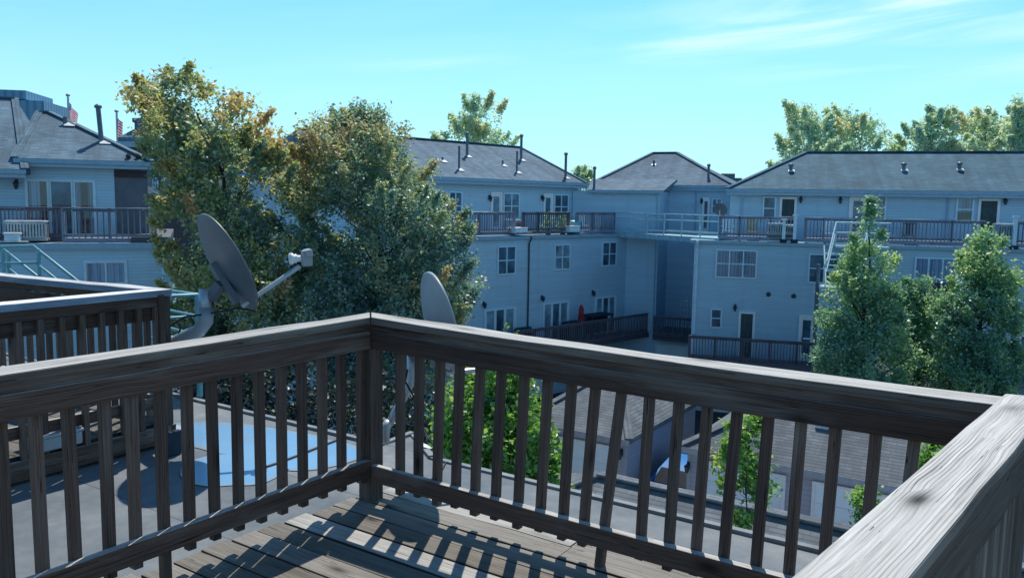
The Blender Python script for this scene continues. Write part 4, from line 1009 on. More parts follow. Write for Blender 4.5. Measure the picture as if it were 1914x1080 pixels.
# garage doors at the foot
for ua in (1.0, 5.6, 10.2, 14.8):
    b = MB(); b.box(RP, ua-.1, ua, GZ, GZ+2.25, 0, .06); b.box(RP, ua+2.6, ua+2.7, GZ, GZ+2.25, 0, .06); b.box(RP, ua, ua+2.6, GZ+2.15, GZ+2.25, 0, .055); f = b.build('garage_door', M['trim'], rw)
    b = MB()
    for q in range(4): b.box(RP, ua, ua+2.6, GZ+.02+.53*q, GZ+.02+.53*q+.52, 0, .03)
    b.build('panel', M['door_garage'], f)

# ---------------- roof deck railings
def deck_rail(label, pl, xs, ypx, d, mat='hazed_wood', group='wooden guard rails around the far roof decks', gaps=()):
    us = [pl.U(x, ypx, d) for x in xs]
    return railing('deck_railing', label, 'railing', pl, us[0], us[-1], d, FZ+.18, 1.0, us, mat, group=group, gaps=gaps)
deck_rail('brown deck railing on the middle wing, section nearest the maple', MP, (848, 897, 962), 410, -.35)
deck_rail('brown middle wing deck railing between the two white vent boxes', MP, (978, 1006, 1064), 410, -.35, mat='brown_wood')
deck_rail('brown deck railing where the middle wing meets the green footbridge', MP, (1078, 1108, 1150), 410, -.35)
deck_rail('deck railing beside the small dish on the right wing', RP, (1345, 1382, 1440, 1487), 425, -.3)
deck_rail('deck railing of the right wing behind the steel stair and the taller pear tree', RP, (1505, 1540, 1600, 1650), 425, -.3)
deck_rail('long deck railing between the two pear tree tops on the right wing', RP, (1652, 1712, 1780, 1842), 425, -.3)
deck_rail('deck railing at the right edge, past the second pear tree', RP, (1900, 1930, 1980), 425, -.3)

# things standing on the decks of the middle wing
hatch('white vent box below the gap in the middle wing railing', MP, 963, 425.5, 987, 434, .0)
hatch('white vent box beside the green barrel on the middle wing', MP, 1065, 422, 1084.5, 432.5, .0)
condenser('blue-grey air conditioner in the railing gap of the middle wing', MP, 963, 411, 978, 430, -.9)
p = MP.pt(MP.U(1072, 420, -.6), FZ+.02, -.6); gb = thing('barrel', 'dark green covered barrel on the roof deck of the middle wing', 'barrel', p)
b = MB(); b.lathe(p, Z, [(0, 0), (.34, 0), (.40, .35), (.42, .62), (.36, .70), (0, .74)], 18); b.build('body', M['teal'], gb, smooth=True)
def chair(label, p, rz, mat, group):
    o = thing('deck_chair', label, 'chair', p, group); q = Pl(p, rz)
    b = MB(); b.box(q, -.25, .25, p[2]+.40, p[2]+.44, -.25, .25); b.build('seat', M[mat], o)
    b = MB()
    for k in range(4): b.box(q, -.23+.12*k, -.16+.12*k, p[2]+.45, p[2]+.92, -.25, -.22)
    b.box(q, -.25, .25, p[2]+.92, p[2]+.98, -.255, -.215); b.build('backrest', M[mat], o)
    for x in (-.23, .21):
        for y in (-.23, .21): b = MB(); b.box(q, x, x+.03, p[2], p[2]+.40, y, y+.03); b.build('leg', M[mat], o)
    for x in (-.27, .24): b = MB(); b.box(q, x, x+.04, p[2]+.62, p[2]+.65, -.24, .24); b.build('armrest', M[mat], o)
    return o
for x, lb in ((1093, 'pale deck chair left of the post near the footbridge'), (1122, 'pale deck chair right of the post near the footbridge')):
    chair(lb, MP.pt(MP.U(x, 420, -1.1), FZ+.02, -1.1), 60, 'trim', 'pale chairs on the middle wing deck')
for x, lb, mt_ in ((1360, 'pale chair behind the balusters at the left end of the right wing', 'trim'), (1407, 'yellow chair behind the balusters of the right wing', 'yellow'), (1548, 'white bench chair behind the stair railing on the right wing', 'trim'), (1700, 'dark chair behind the balusters between the pear trees', 'metal_dark')):
    chair(lb, RP.pt(RP.U(x, 425, -1.2), FZ+.02, -1.2), 106, mt_, 'chairs on the right wing decks')
for x, lb in ((1025, 'leafy pot plant left of centre behind the middle wing railing'), (1052, 'leafy pot plant near the post behind the middle wing railing')):
    p = MP.pt(MP.U(x, 415, -.8), FZ+.02, -.8); o = thing('pot_plant', lb, 'plant', p, 'pot plants on the middle wing deck')
    b = MB(); b.lathe(p, Z, [(0, 0), (.13, 0), (.18, .3), (0, .29)], 12); b.build('pot', M['brown_wall'], o)
    cc = p+rng.normal(0, .2, (26, 3))+vec(0, 0, .58); leaf_mesh('foliage', cc, rng.uniform(.2, .7, 26), .1, M['pear'], o, .12, 14)
condenser('grey air conditioner with a bright lid on the left deck of the right wing', RP, 1437, 417, 1464, 438.5, .05, group='air conditioners on the right wing')
condenser('small pale air conditioner between two white posts on the right wing', RP, 1470, 420, 1486, 438, -.1, group='air conditioners on the right wing')
condenser('teal-grey air conditioner at the right edge, under a white lid', RP, 1868, 418, 1897, 448, .0, group='air conditioners on the right wing')
def wpost(label, x, y0, y1):
    u, z1 = RP.hit(x, y0, .1); o = thing('post', label, 'post', RP.pt(u, FZ, .1), 'white posts on the right wing decks')
    b = MB(); b.box(RP, u-.07, u+.07, FZ+.02, z1, .03, .17); b.build('shaft', M['trim'], o); b = MB(); b.box(RP, u-.12, u+.12, z1, z1+.07, -.02, .22); b.build('cap', M['trim'], o)
    b = MB(); b.box(RP, u-.15, u+.15, FZ+.0, FZ+.16, -.05, .25); b.build('base', M['black_cloth'], o)
wpost('white post with a dark foot left of the pale condenser', 1466, 412, 445); wpost('white post with a dark foot at the end of the first right wing deck', 1487, 404, 445); wpost('white post with a dark foot near the right edge', 1899, 406, 450)
# small dish on the right wing's left deck
pD = RP.pt(RP.U(1347, 400, -1.0), 0, -1.0); cD = atd(1346, 392, np.dot(CM[2], pD-CAMP))
sd = thing('satellite_dish', 'small dark dish on the far deck corner in front of the corner house window', 'satellite dish', vec(cD[0], cD[1], FZ+.02))
nD = nrm(.55*CM[0]+.35*(-CM[1])+.75*CM[2]); reflector(cD, nD, .33, .06, 'reflector', M['dish'], sd)
b = MB(); b.tube([vec(cD[0], cD[1], FZ+.02), cD-nD*.05], .03, 8); b.build('mast', M['galv'], sd)
lf = cD+nD*.4+CM[0]*.1; b = MB(); b.tube([cD-Z*.3, lf], .015, 6); b.build('feed_arm', M['galv'], sd)
b = MB(); b.lathe(lf, -nD, [(0, 0), (.05, 0), (.05, .08), (0, .09)], 10); b.build('receiver', M['white'], sd)

# ---------------- green footbridge between the wings
q0 = MP.pt(MP.U(1150, 430, -.3), FZ, -.3); q1 = RP.pt(RP.U(1346, 440, -.5), FZ, -.5)
BPl = Pl(q0, math.degrees(math.atan2(q1[0]-q0[0], q1[1]-q0[1]))); bl = np.linalg.norm((q1-q0)[:2])
fb = thing('footbridge', 'pale green steel footbridge crossing the gap between the middle and right wings', 'footbridge', (q0+q1)/2)
b = MB(); b.box(BPl, 0, bl, FZ-.16, FZ+.10, -1.3, .05); b.build('deck_beam', M['teal_pale'], fb)
for nm, z, r_ in (('handrail', FZ+1.16, .03), ('mid_rail', FZ+.86, .022), ('toe_rail', FZ+.3, .022)):
    for dd in (.0, -1.25):
        b = MB(); b.tube([BPl.pt(0, z, dd), BPl.pt(bl, z, dd)], r_, 6); b.build(nm, M['teal_pale'], fb)
for k in range(7):
    for dd in (.0, -1.25): b = MB(); b.tube([BPl.pt(bl*k/6, FZ+.1, dd), BPl.pt(bl*k/6, FZ+1.16, dd)], .03, 6); b.build('post', M['teal_pale'], fb)

# ---------------- steel stair on the right wing
fs = thing('steel_stair', 'pale green steel escape stair behind the left pear tree on the right wing', 'stair', RP.pt(RP.U(1600, 500, 1.5), GZ, 1.5))
su0, su1 = RP.U(1541, 455, 1.2), RP.U(1602, 455, 1.2); su2 = RP.U(1662, 448, .8)
b = MB(); b.box(RP, su0+.5, su2, FZ-.12, FZ-.02, .2, 1.1); b.build('landing', M['teal_pale'], fs)
for k in range(6):
    b = MB(); zz = FZ-.12-.23*(k+1); dd = 1.1+.27*k; b.box(RP, su0+.02, su1-.02, zz-.05, zz, dd, dd+.26); b.build('tread', M['teal_pale'], fs)
for uu in (su0, su1):
    sk = .45
    b = MB(); b.tube([RP.pt(su2, FZ+.98, 1.0), RP.pt(uu+sk, FZ+.98, 1.0), RP.pt(uu, FZ-.62, 2.75), RP.pt(uu-.12, FZ-.95, 2.78)], .045, 8); b.build('handrail', M['teal_pale'], fs)
    b = MB(); b.tube([RP.pt(su2, FZ+.55, 1.0), RP.pt(uu+sk, FZ+.55, 1.0), RP.pt(uu, FZ-1.05, 2.75)], .035, 8); b.build('mid_rail', M['teal_pale'], fs)
    b = MB(); b.beam(RP.pt(uu, FZ-.1, 1.05), RP.pt(uu, FZ-1.65, 2.8), .05, .22); b.build('stringer', M['teal_pale'], fs)
    b = MB(); b.tube([RP.pt(uu+sk, FZ, 1.0), RP.pt(uu+sk, FZ+.98, 1.0)], .04, 8); b.build('post', M['teal_pale'], fs)
b = MB(); b.box(RP, su0-.3, su1+.2, FZ-1.72, FZ-1.60, 2.7, 3.7); b.build('lower_landing', M['teal_pale'], fs)
for uu in (RP.U(1531, 480, 2.8), su1+.1):
    b = MB(); b.tube([RP.pt(uu, FZ-.75, 2.8), RP.pt(uu, GZ, 2.8)], .085, 8); b.build('column', M['pipe'], fs)
for dd in (2.8, 3.65):
    b = MB(); b.tube([RP.pt(su1+.2, FZ-.7, dd), RP.pt(su1, FZ-.75, dd), RP.pt(su0+.05, FZ-3.3, dd)], .035, 8); b.build('lower_handrail', M['teal_pale'], fs)
    b = MB(); b.beam(RP.pt(su2-.4, FZ-1.75, dd), RP.pt(su1-.1, FZ-4.6, dd), .05, .22); b.build('lower_stringer', M['teal_pale'], fs)

# ---------------- things on the lower balconies
up = MP.pt(MP.U(1086, 600, .75), -5.45, .75); Du = np.dot(CM[2], up-CAMP)
um = thing('umbrella', 'closed red garden umbrella upright on the lower balcony of the middle wing', 'umbrella', up)
hgt = (612-543)/F*Du
b = MB(); b.tube([up, up+Z*hgt], .025, 8); b.build('pole', M['galv'], um)
b = MB(); b.lathe(up, Z, [(.14, hgt*.28), (.19, hgt*.32), (.16, hgt*.55), (.13, hgt*.8), (.15, hgt*.84), (.07, hgt*.95), (0, hgt)], 10); b.build('canopy', M['red'], um, smooth=True)
b = MB(); b.lathe(up, Z, [(0, 0), (.25, 0), (.25, .06), (.05, .1), (0, .1)], 14); b.build('base', M['metal_dark'], um)
def grill(label, x, y, pl, d, w=1.2, hh=1.15):
    p = pl.pt(pl.U(x, y, d), -5.45, d); o = thing('barbecue_grill', label, 'grill', p, 'covered grills on the balcony'); q = Pl(p, pl.azu)
    b = MB(); b.box(q, -w/2, w/2, p[2]+.1, p[2]+hh*.72, -.28, .28); b.build('cover', M['black_cloth'], o, bevel=.05)
    b = MB(); b.lathe(p+Z*hh*.70, pl.u, [(0, -w*.42), (.2, -w*.42), (.29, -w*.34), (.29, w*.34), (.2, w*.42), (0, w*.42)], 14); b.build('hood', M['black_cloth'], o, smooth=True)
    for s in (-1, 1): b = MB(); b.box(q, s*w*.42-.03, s*w*.42+.03, p[2], p[2]+.1, -.2, .2); b.build('foot', M['metal_dark'], o)
grill('dark covered grill left of the red umbrella', 1066, 610, MP, .65, 1.2); grill('dark covered grill below the first patio door, nearest the maple', 978, 622, MP, .65, 1.2)
p = MP.pt(MP.U(1116, 596, .6), -5.45, .6); tb = thing('patio_table', 'dark patio table set beside the red umbrella on the balcony', 'table', p)
q = Pl(p, 45.8); b = MB(); b.box(q, -.9, .9, p[2]+1.18, p[2]+1.25, -.4, .4); b.build('tabletop', M['black_cloth'], tb)
b = MB(); b.box(q, -.86, .86, p[2]+.3, p[2]+1.18, -.02, .02); b.build('side_panel', M['black_cloth'], tb)
for x in (-.85, .8):
    for y in (-.36, .32): b = MB(); b.box(q, x, x+.05, p[2], p[2]+1.18, y, y+.05); b.build('leg', M['metal_dark'], tb)
p = K1.pt(K1.U(1279, 590, -.6), -5.45, -.6); rk = thing('shelf_rack', 'pale metal rack standing on the shaded corner balcony', 'rack', p)
q = Pl(p, 112); Dk = np.dot(CM[2], p-CAMP)
for x in (-.2, .2): b = MB(); b.box(q, x-.015, x+.015, p[2], p[2]+2.0, -.1, .1); b.build('upright', M['galv'], rk)
for k in range(6): b = MB(); b.box(q, -.185, .185, p[2]+.5+.26*k, p[2]+.53+.26*k, -.1, .1); b.build('shelf', M['galv'], rk)

# ---------------- left house
LP = Pl((-12.23, 28.91), 68.0)
lh = thing('house', 'pale grey sided house at the left with a hip roof and a roof deck', 'building', LP.pt(-5, GZ, -4))
LU0 = -14.0
lu1 = LP.U(321, 500)
wall(lh, LP, LU0, lu1, GZ, FZ-.2, 8.0, M['siding_left'])
b = MB(); b.box(LP, LU0, lu1+.1, FZ-.21, FZ+.0, -.3, .16); b.build('deck_edge_trim', M['trim_blue'], lh)
b = MB(); b.box(LP, LU0, lu1-.05, FZ-.21, FZ-.01, -8, -.3); b.build('deck_roof', M['membrane'], lh)
downspout(lh, LP, 305, 460, 311, 560, w=.14); b = MB(); b.box(LP, lu1-.1, lu1+.02, GZ, FZ-.21, -.1, .025); b.build('corner_trim', M['trim'], lh)
window(lh, LP, 156, 487, 237.5, 532, cols=2, rows=1, kind='curtain', fr=.09); 
b = MB(); b.box(LP, lu1-1.3, lu1-.02, FZ-.005, FZ+.20, -8, .02); b.build('parapet_curb', M['brown_wood'], lh)
DL = -3.0
zl = LP.Zv(160, 299, DL+.45)
lw1 = LP.U(214, 350, DL); lw2 = LP.U(276, 350, DL)
wall(lh, LP, LU0, lw1, FZ, zl-.1, 5, M['siding_left'], d=DL)
wall(lh, LP, lw1+.002, lw2, FZ, zl-.12, 5, M['brown_wall'], d=DL-.03, name='fire_wall')
b = MB(); z1, z0 = LP.Zv(245, 321, DL), LP.Zv(245, 332, DL); b.box(LP, lw1+.01, lw2+.02, z0, z1, DL-.03, DL+.02); b.build('wall_band', M['brown_band'], lh)
for xa, xb, kd in ((46, 92, 'drapes_left'), (90, 137, 'glass'), (135, 178, 'drapes')):
    window(lh, LP, xa, 335.5, xb, 395, cols=1, rows=1, d=DL, kind=kd, fr=.09, mat='trim', zs=(FZ+.1, LP.Zv(110, 335.5, DL)))
lamp(lh, LP, 31, 345, DL, 1.1)
zl = LP.Zv(160, 299, DL+.45); l0, l1 = LP.U(27, 298, DL+.45), LP.U(286, 302, DL+.45)
lr1, zlr = LP.hit(92, 210, DL-3.6)
lr0 = LP.U(74, 212, DL-3.6)
roofL, lA, lN = hip_roof(lh, LP, l0, l1, DL+.45, DL-7.6, zl, zlr, lr0, lr1, DL-3.6, M['shingle_left'])
# higher roof section running out of the picture on the left, its eave a little lower
zl2 = LP.Zv(20, 316, DL+1.0); m1 = LP.U(47, 318, DL+1.0); mr1, zm = LP.hit(28, 185, DL-4.2)
hip_roof(lh, LP, LU0-4, m1, DL+1.0, DL-9.4, zl2, zm, LU0, mr1, DL-4.2, M['shingle_left'], name='roof')
p = plane_hit(190, 264, lA, lN); vent(roofL, p, 61/F*np.dot(CM[2], p-CAMP), .09, lean=(-.06, -.02)); flashing(roofL, p+vec(.2, -.1, -.05), lN, .2)
p = plane_hit(122, 233, lA, lN); vent(roofL, p, .3, .08, cap=False); flashing(roofL, p+vec(.2, -.05, 0), lN, .2)
for x in (240, 258, 270):
    p = plane_hit(x, 296, lA, lN)+lN*.04; b = MB(); b.lathe(p, Z, [(0, -.04), (.09, -.02), (.1, .06), (.05, .13), (0, .14)], 7); b.build('leaf_clump', M['bark'], roofL)
us = [LP.U(x, 420, -.3) for x in (118, 205, 290)]
railing('deck_railing', 'grey slatted deck railing at the right end of the left house', 'railing', LP, us[0], us[-1], -.3, FZ+.1, 1.12, us, 'hazed_wood', spacing=.19, group='guard rails on the left house deck')
us = [LP.U(x, 420, -1.1) for x in (-70, 54, 117)]
railing('deck_railing', 'brown deck railing behind the condenser on the left house', 'railing', LP, us[0], us[-1], -1.1, FZ+.1, 1.12, us, 'brown_wood', spacing=.12, group='guard rails on the left house deck')
condenser('large galvanised condenser on the left house deck behind the teal rails', LP, 8, 412.5, 84, 449, -.3, .7, mat='galv')
hatch('white vent box at the far left beside the condenser', LP, 5, 435, 38, 451, .15, .5)

# ---------------- garages in the court
def garage(name, label, pl, u0, u1, depth, doors, roofmat, lampx=(), wallmat='siding_garage', rise=1.5, eave=-5.62, over=.22, hipl=True):
    o = thing(name, label, 'garage', pl.pt((u0+u1)/2, GZ, -depth/2), 'single storey garages in the court')
    b = MB(); b.box(pl, u0+over, u1-over, GZ, eave-.1, -depth+over, -over); b.build('wall', M[wallmat], o)
    for s in (u0+over, u1-over):
        b = MB(); b.box(pl, s-.06, s+.06, GZ, eave-.12, -over-.06, -over+.02); b.build('corner_trim', M['garage_trim'], o)
    w = u1-u0; hw = min(w, depth)/2
    if w >= depth: ra, rb_, dr = u0+hw, u1-hw+.01, -depth/2
    else: ra, rb_, dr = (u0+u1)/2, (u0+u1)/2+.01, -depth/2
    rf, A, n = hip_roof(o, pl, u0, u1, 0, -depth, eave, eave+rise, ra, rb_, dr, M[roofmat], gut=False)
    g = MB(); g.box(pl, u0-.01, u1+.01, eave-.2, eave-.01, .002, .03); g.build('fascia', M['garage_trim'], rf)
    for ua, ub in doors:
        b = MB(); b.box(pl, ua-.09, ua, GZ, GZ+2.22, -over, -over+.06); b.box(pl, ub, ub+.09, GZ, GZ+2.22, -over, -over+.06); b.box(pl, ua, ub, GZ+2.13, GZ+2.22, -over, -over+.055); f = b.build('garage_door', M['white'], o)
        b = MB(); nc = max(2, int((ub-ua)/.6))
        for r_ in range(4):
            b.box(pl, ua, ub, GZ+.02+.53*r_, GZ+.54+.53*r_, -over, -over+.02)
            for c in range(nc):
                x0 = ua+(ub-ua)*c/nc; b.box(pl, x0+.08, x0+(ub-ua)/nc-.08, GZ+.09+.53*r_, GZ+.47+.53*r_, -over+.02, -over+.032)
        b.build('panel', M['door_garage'], f)
        b = MB(); um_ = (ua+ub)/2; b.box(pl, um_-.05, um_+.05, GZ+.8, GZ+.86, -over+.032, -over+.06); b.build('handle', M['metal_dark'], f)
    for x, y in lampx: lamp(o, pl, x, y, -over)
    return o, rf, A, n
g1o = atz(1176, 822, -5.62); G1P = Pl(g1o, 123)
garage('garage', 'small grey garage with a single white door beside the bush', G1P, -3.9, 0, 6.6, [(-3.2, -.75)], 'shingle_garage', lampx=((1162, 848),), rise=1.55)
g2o = atz(1272, 832, -5.62); G2P = Pl(g2o, 123)
o, rf, A, n = garage('garage', 'wide lavender garage with pale doors at the lower right behind the young tree', G2P, 0, 11.5, 6.4, [(.75, 3.0), (3.9, 8.6)], 'shingle_garage', lampx=((1287, 872),), rise=1.75)
p = plane_hit(1537, 797, A, n); b = MB(); b.beam(p+Z*.04-gd*.18, p+Z*.04+gd*.18, .2, .16); b.build('roof_vent', M['flash'], rf)
g3o = G2P.pt(1.2, 0, -9.2); G3P = Pl(g3o, 123)
garage('garage', 'lavender garage wall half hidden behind the wide garage', G3P, 0, 6.5, 6, [], 'shingle_garage', rise=1.6)
# near garage whose shingle roof rises just past our roof edge
nr = vec(1.97, 17.03, -4.3); NP = Pl(nr, 123)
garage('garage', 'nearest garage showing only its shingled hip roof past the flat roof edge', NP.__class__(NP.pt(0, 0, 3.0), 123), -3.0, 16, 6.0, [], 'shingle_garage', rise=1.35, eave=-5.65)

# ---------------- blue car between the garages
cp = atz(1252, 905, GZ); cp = G1P.pt(.95, GZ, -2.2)
car = thing('parked_car', 'bright blue car parked in the gap between the two garages', 'car', cp)
cf, cs = -gn, gd
def cpt(x, y, z): return cp+cf*x+cs*y+Z*z
prof = [(-2.1, .35, .75), (-2.05, .30, .95), (-1.5, .28, 1.02), (-1.0, .28, 1.42), (-.2, .28, 1.47), (.45, .28, 1.36), (1.1, .28, .98), (1.9, .30, .82), (2.1, .35, .62)]
b = MB(); R = []
for x, zb_, zt_ in prof:
    wb = .84 if abs(x) < 1.9 else .74; wt = .60 if zt_ > 1.1 else wb-.06
    zm_ = min(zt_-.02, .95) if zt_ > 1.0 else zt_-.12
    R.append([cpt(x, -wb, zb_), cpt(x, -wb-.02, (zb_+zm_)/2), cpt(x, -wb+.04, zm_), cpt(x, -wt, zt_), cpt(x, wt, zt_), cpt(x, wb-.04, zm_), cpt(x, wb+.02, (zb_+zm_)/2), cpt(x, wb, zb_)])
for k in range(len(R)-1):
    for i in range(8): b.face([R[k][i], R[k][(i+1) % 8], R[k+1][(i+1) % 8], R[k+1][i]])
b.face(R[0]); b.face(R[-1][::-1]); body = b.build('body', M['car'], car, smooth=True, bevel=.02)
def cq(name, pts, mat): b = MB(); b.face([cpt(*p) for p in pts]); b.build(name, M[mat], car, merge=False)
cq('windscreen', [(.50, -.55, 1.345), (.50, .55, 1.345), (1.06, .62, 1.025), (1.06, -.62, 1.025)], 'car_glass')
cq('rear_window', [(-1.44, -.62, 1.08), (-1.44, .62, 1.08), (-1.03, .56, 1.40), (-1.03, -.56, 1.40)], 'glass')
for s in (-1, 1):
    cq('side_window', [(-.95, s*.80, .97), (.75, s*.80, .97), (.38, s*.645, 1.31), (-.9, s*.645, 1.38)], 'car_glass')
    b = MB(); b.lathe(cpt(2.02, s*.55, .68), cf, [(0, .06), (.1, .05), (.12, 0), (0, 0)], 12); b.build('headlight', M['white'], car)
    b = MB(); b.lathe(cpt(.75, s*.9, 1.02), cs*s, [(0, 0), (.09, .02), (.07, .14), (0, .15)], 8); b.build('wing_mirror', M['car'], car)
    for x in (-1.3, 1.3):
        b = MB(); b.lathe(cpt(x, s*.66, .31), cs*s, [(0, 0), (.29, 0), (.31, .04), (.31, .17), (.27, .21), (.19, .21), (0, .19)], 20); wv = b.build('wheel', M['tyre'], car, smooth=True)
        b = MB(); b.lathe(cpt(x, s*.66, .31)+cs*s*.2, cs*s, [(0, .02), (.07, .022), (.17, .012), (.18, 0)], 14); b.build('rim', M['galv'], wv)

# ================================================================== FAR THINGS
tw = thing('tower_block', 'distant blue office tower with stepped top rising over the left roof', 'building', vec(*atd(20, 300, 320)[:2], GZ))
TP = Pl(atd(20, 250, 320)[:2], 80)
for nm, xa, xb, y in (('lower_block', -60, 82, 184), ('top_block', -40, 44, 165)):
    u0, z1 = TP.hit(xa, y); u1 = TP.U(xb, y+4); b = MB(); b.box(TP, u0, u1, GZ if nm == 'lower_block' else TP.Zv(20, 184), z1, -30, 0 if nm == 'lower_block' else -2); b.build(nm, M['tower'], tw)
def flag(label, px, ytop, ybot, D, lean, size):
    t, bt = atd(px, ytop, D), atd(px+lean, ybot+160, D); o = thing('flag', label, 'flag', vec(bt[0], bt[1], GZ), 'flags flying beyond the left roof')
    bt = vec(bt[0], bt[1], GZ)
    b = MB(); b.tube([bt, t], .16, 8); b.build('pole', M['galv'], o)
    b = MB(); b.lathe(t, Z, [(0, 0), (.3, .2), (.3, .4), (0, .6)], 10); b.build('finial', M['galv'], o, smooth=True)
    top = t-Z*(8/F*D); dn_ = nrm(bt-t); W, Hh = size; b = MB(); n = 10
    # cloth hanging in folds from the pole
    fx = CM[0]; fz = CM[2]
    def q(i, j):
        x, y = i/n, j/6; return top+dn_*(y*Hh)+fx*(x*W)+fz*(.35*math.sin(x*9+y*2))+(-Z)*(x*Hh*(.85 if W > 1.2 else .25))
    for i in range(n):
        for j in range(6): b.face([q(i, j), q(i+1, j), q(i+1, j+1), q(i, j+1)], [(i/n, 1-j/6), ((i+1)/n, 1-j/6), ((i+1)/n, 1-(j+1)/6), (i/n, 1-(j+1)/6)])
    b.build('cloth', M['flag'], o, smooth=True)
flag('striped flag hanging on the taller pole above the left roof', 127, 182, 222, 120, 6, (1.35, 2.2)); flag('striped flag hanging limp on the pole nearer the maple', 218, 212, 256, 120, 6, (.8, 2.9))
fb2 = thing('brick_building', 'far brick building with a cupola showing between the left roof and the maple', 'building', vec(*atd(285, 400, 75)[:2], GZ))
BP = Pl(atd(285, 300, 75)[:2], 84)
u0, z1 = BP.hit(226, 275); u1 = BP.U(420, 275); b = MB(); b.box(BP, u0, u1, GZ, z1, -12, 0); b.build('wall', M['brick'], fb2)
b = MB(); b.box(BP, u0-.3, u1+.3, z1, z1+.5, -12, .3); b.build('cornice', M['trim_blue'], fb2)
b = MB(); b.lathe(BP.pt(BP.U(242, 260), z1+.5, -3), Z, [(2.1, 0), (2.1, .5), (.55, 1.4), (.55, 2.0), (.75, 2.05), (.75, 2.4), (0, 2.5)], 8); b.build('cupola', M['shingle'], fb2)
for x, y in ((284, 332), (306, 332), (262, 332)): window(fb2, BP, x, y, x+12, y+20, cols=2, rows=2, fr=.12)
b = MB(); ua, zt = BP.hit(273, 345, 2); b.hexa([BP.pt(ua-1, zt-1.1, .02), BP.pt(ua+2.2, zt-1.1, .02), BP.pt(ua+2.2, zt-1.2, 2.4), BP.pt(ua-1, zt-1.1, 2.4), BP.pt(ua-1, zt, .02), BP.pt(ua+2.0, zt-1.0, .02), BP.pt(ua+2.2, zt-1.1, 2.4), BP.pt(ua-1, zt, 2.4)]); b.build('porch_roof', M['white'], fb2)
rb_ = thing('rooftop_unit', 'dark flat rooftop block showing between the two right hand roofs', 'building', vec(*atd(1366, 335, 75)[:2], GZ))
RB = Pl(atd(1366, 335, 75)[:2], 100); u0, z1 = RB.hit(1349, 324.5); u1 = RB.U(1374, 325); b = MB(); b.box(RB, u0, u1, GZ, z1, -4, 0); b.build('tall_part', M['pipe'], rb_)
b = MB(); u2, z2 = RB.hit(1387, 333); b.box(RB, u1+.01, u2, GZ, z2, -4, 0); b.build('low_part', M['pipe'], rb_)

# ================================================================== TREES
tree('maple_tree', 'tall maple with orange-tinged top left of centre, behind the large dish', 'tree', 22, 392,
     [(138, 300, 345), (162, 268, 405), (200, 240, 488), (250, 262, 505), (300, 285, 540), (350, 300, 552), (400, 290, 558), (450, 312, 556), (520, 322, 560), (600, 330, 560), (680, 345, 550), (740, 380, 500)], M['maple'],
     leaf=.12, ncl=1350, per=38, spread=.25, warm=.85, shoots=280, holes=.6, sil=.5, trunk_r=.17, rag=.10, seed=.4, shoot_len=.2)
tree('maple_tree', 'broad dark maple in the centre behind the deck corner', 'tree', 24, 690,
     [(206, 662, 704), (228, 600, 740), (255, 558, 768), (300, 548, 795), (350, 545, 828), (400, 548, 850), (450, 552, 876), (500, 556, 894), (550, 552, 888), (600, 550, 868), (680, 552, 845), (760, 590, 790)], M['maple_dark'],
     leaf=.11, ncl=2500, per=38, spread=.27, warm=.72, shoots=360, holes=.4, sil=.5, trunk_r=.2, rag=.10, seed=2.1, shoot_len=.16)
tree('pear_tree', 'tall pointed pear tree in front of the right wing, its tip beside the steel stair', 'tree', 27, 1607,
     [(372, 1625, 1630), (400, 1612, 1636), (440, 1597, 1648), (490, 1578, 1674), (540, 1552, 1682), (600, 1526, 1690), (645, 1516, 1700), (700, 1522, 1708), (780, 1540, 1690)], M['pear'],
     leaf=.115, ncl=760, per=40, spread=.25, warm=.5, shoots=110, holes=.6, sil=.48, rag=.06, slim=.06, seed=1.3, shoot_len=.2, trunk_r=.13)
tree('pear_tree', 'second pointed pear tree, at the right edge in front of the right wing', 'tree', 27, 1835,
     [(400, 1844, 1849), (430, 1830, 1866), (470, 1812, 1886), (520, 1782, 1900), (570, 1762, 1900), (640, 1746, 1903), (700, 1742, 1903), (780, 1760, 1890)], M['pear'],
     leaf=.115, ncl=760, per=40, spread=.25, warm=.5, shoots=110, holes=.6, sil=.48, rag=.06, slim=.05, seed=2.6, shoot_len=.2, trunk_r=.13)
tree('pear_tree', 'shorter dark tree filling the gap between the two pointed pear trees', 'tree', 29.5, 1715,
     [(524, 1690, 1735), (560, 1668, 1752), (640, 1664, 1758), (720, 1676, 1752), (780, 1690, 1740)], M['pear'],
     leaf=.115, ncl=420, per=40, spread=.25, warm=.2, shoots=50, holes=.5, rag=.12, seed=3.0, sil=.5, trunk_r=.1)
tree('leafy_bush', 'bright green bushy tree seen through the balusters right of the deck post', 'bush', 12.5, 930,
     [(692, 880, 985), (740, 838, 1000), (790, 806, 1030), (830, 806, 1048), (870, 830, 1050), (930, 850, 1050)], M['fresh'],
     leaf=.095, ncl=520, per=26, spread=.17, warm=.5, shoots=60, holes=.4, sil=.5, trunk_r=.05)
tree('young_tree', 'slim young tree with fresh green leaves in front of the wide garage', 'tree', 12.0, 1398,
     [(762, 1395, 1425), (800, 1360, 1430), (840, 1340, 1440), (880, 1336, 1452), (920, 1350, 1440), (960, 1372, 1425), (1000, 1375, 1425), (1060, 1385, 1420)], M['fresh'],
     leaf=.085, ncl=150, per=24, spread=.12, warm=.4, shoots=30, holes=.9, sil=.6, trunk_r=.035)
tree('young_tree', 'fresh green treetop peeking over the sunlit dividing rail', 'tree', 12.0, 1760,
     [(822, 1742, 1765), (850, 1722, 1790), (900, 1715, 1800), (960, 1730, 1790)], M['fresh'], leaf=.085, ncl=120, per=22, spread=.13, warm=.3, shoots=10, holes=.5, trunk_r=.03)
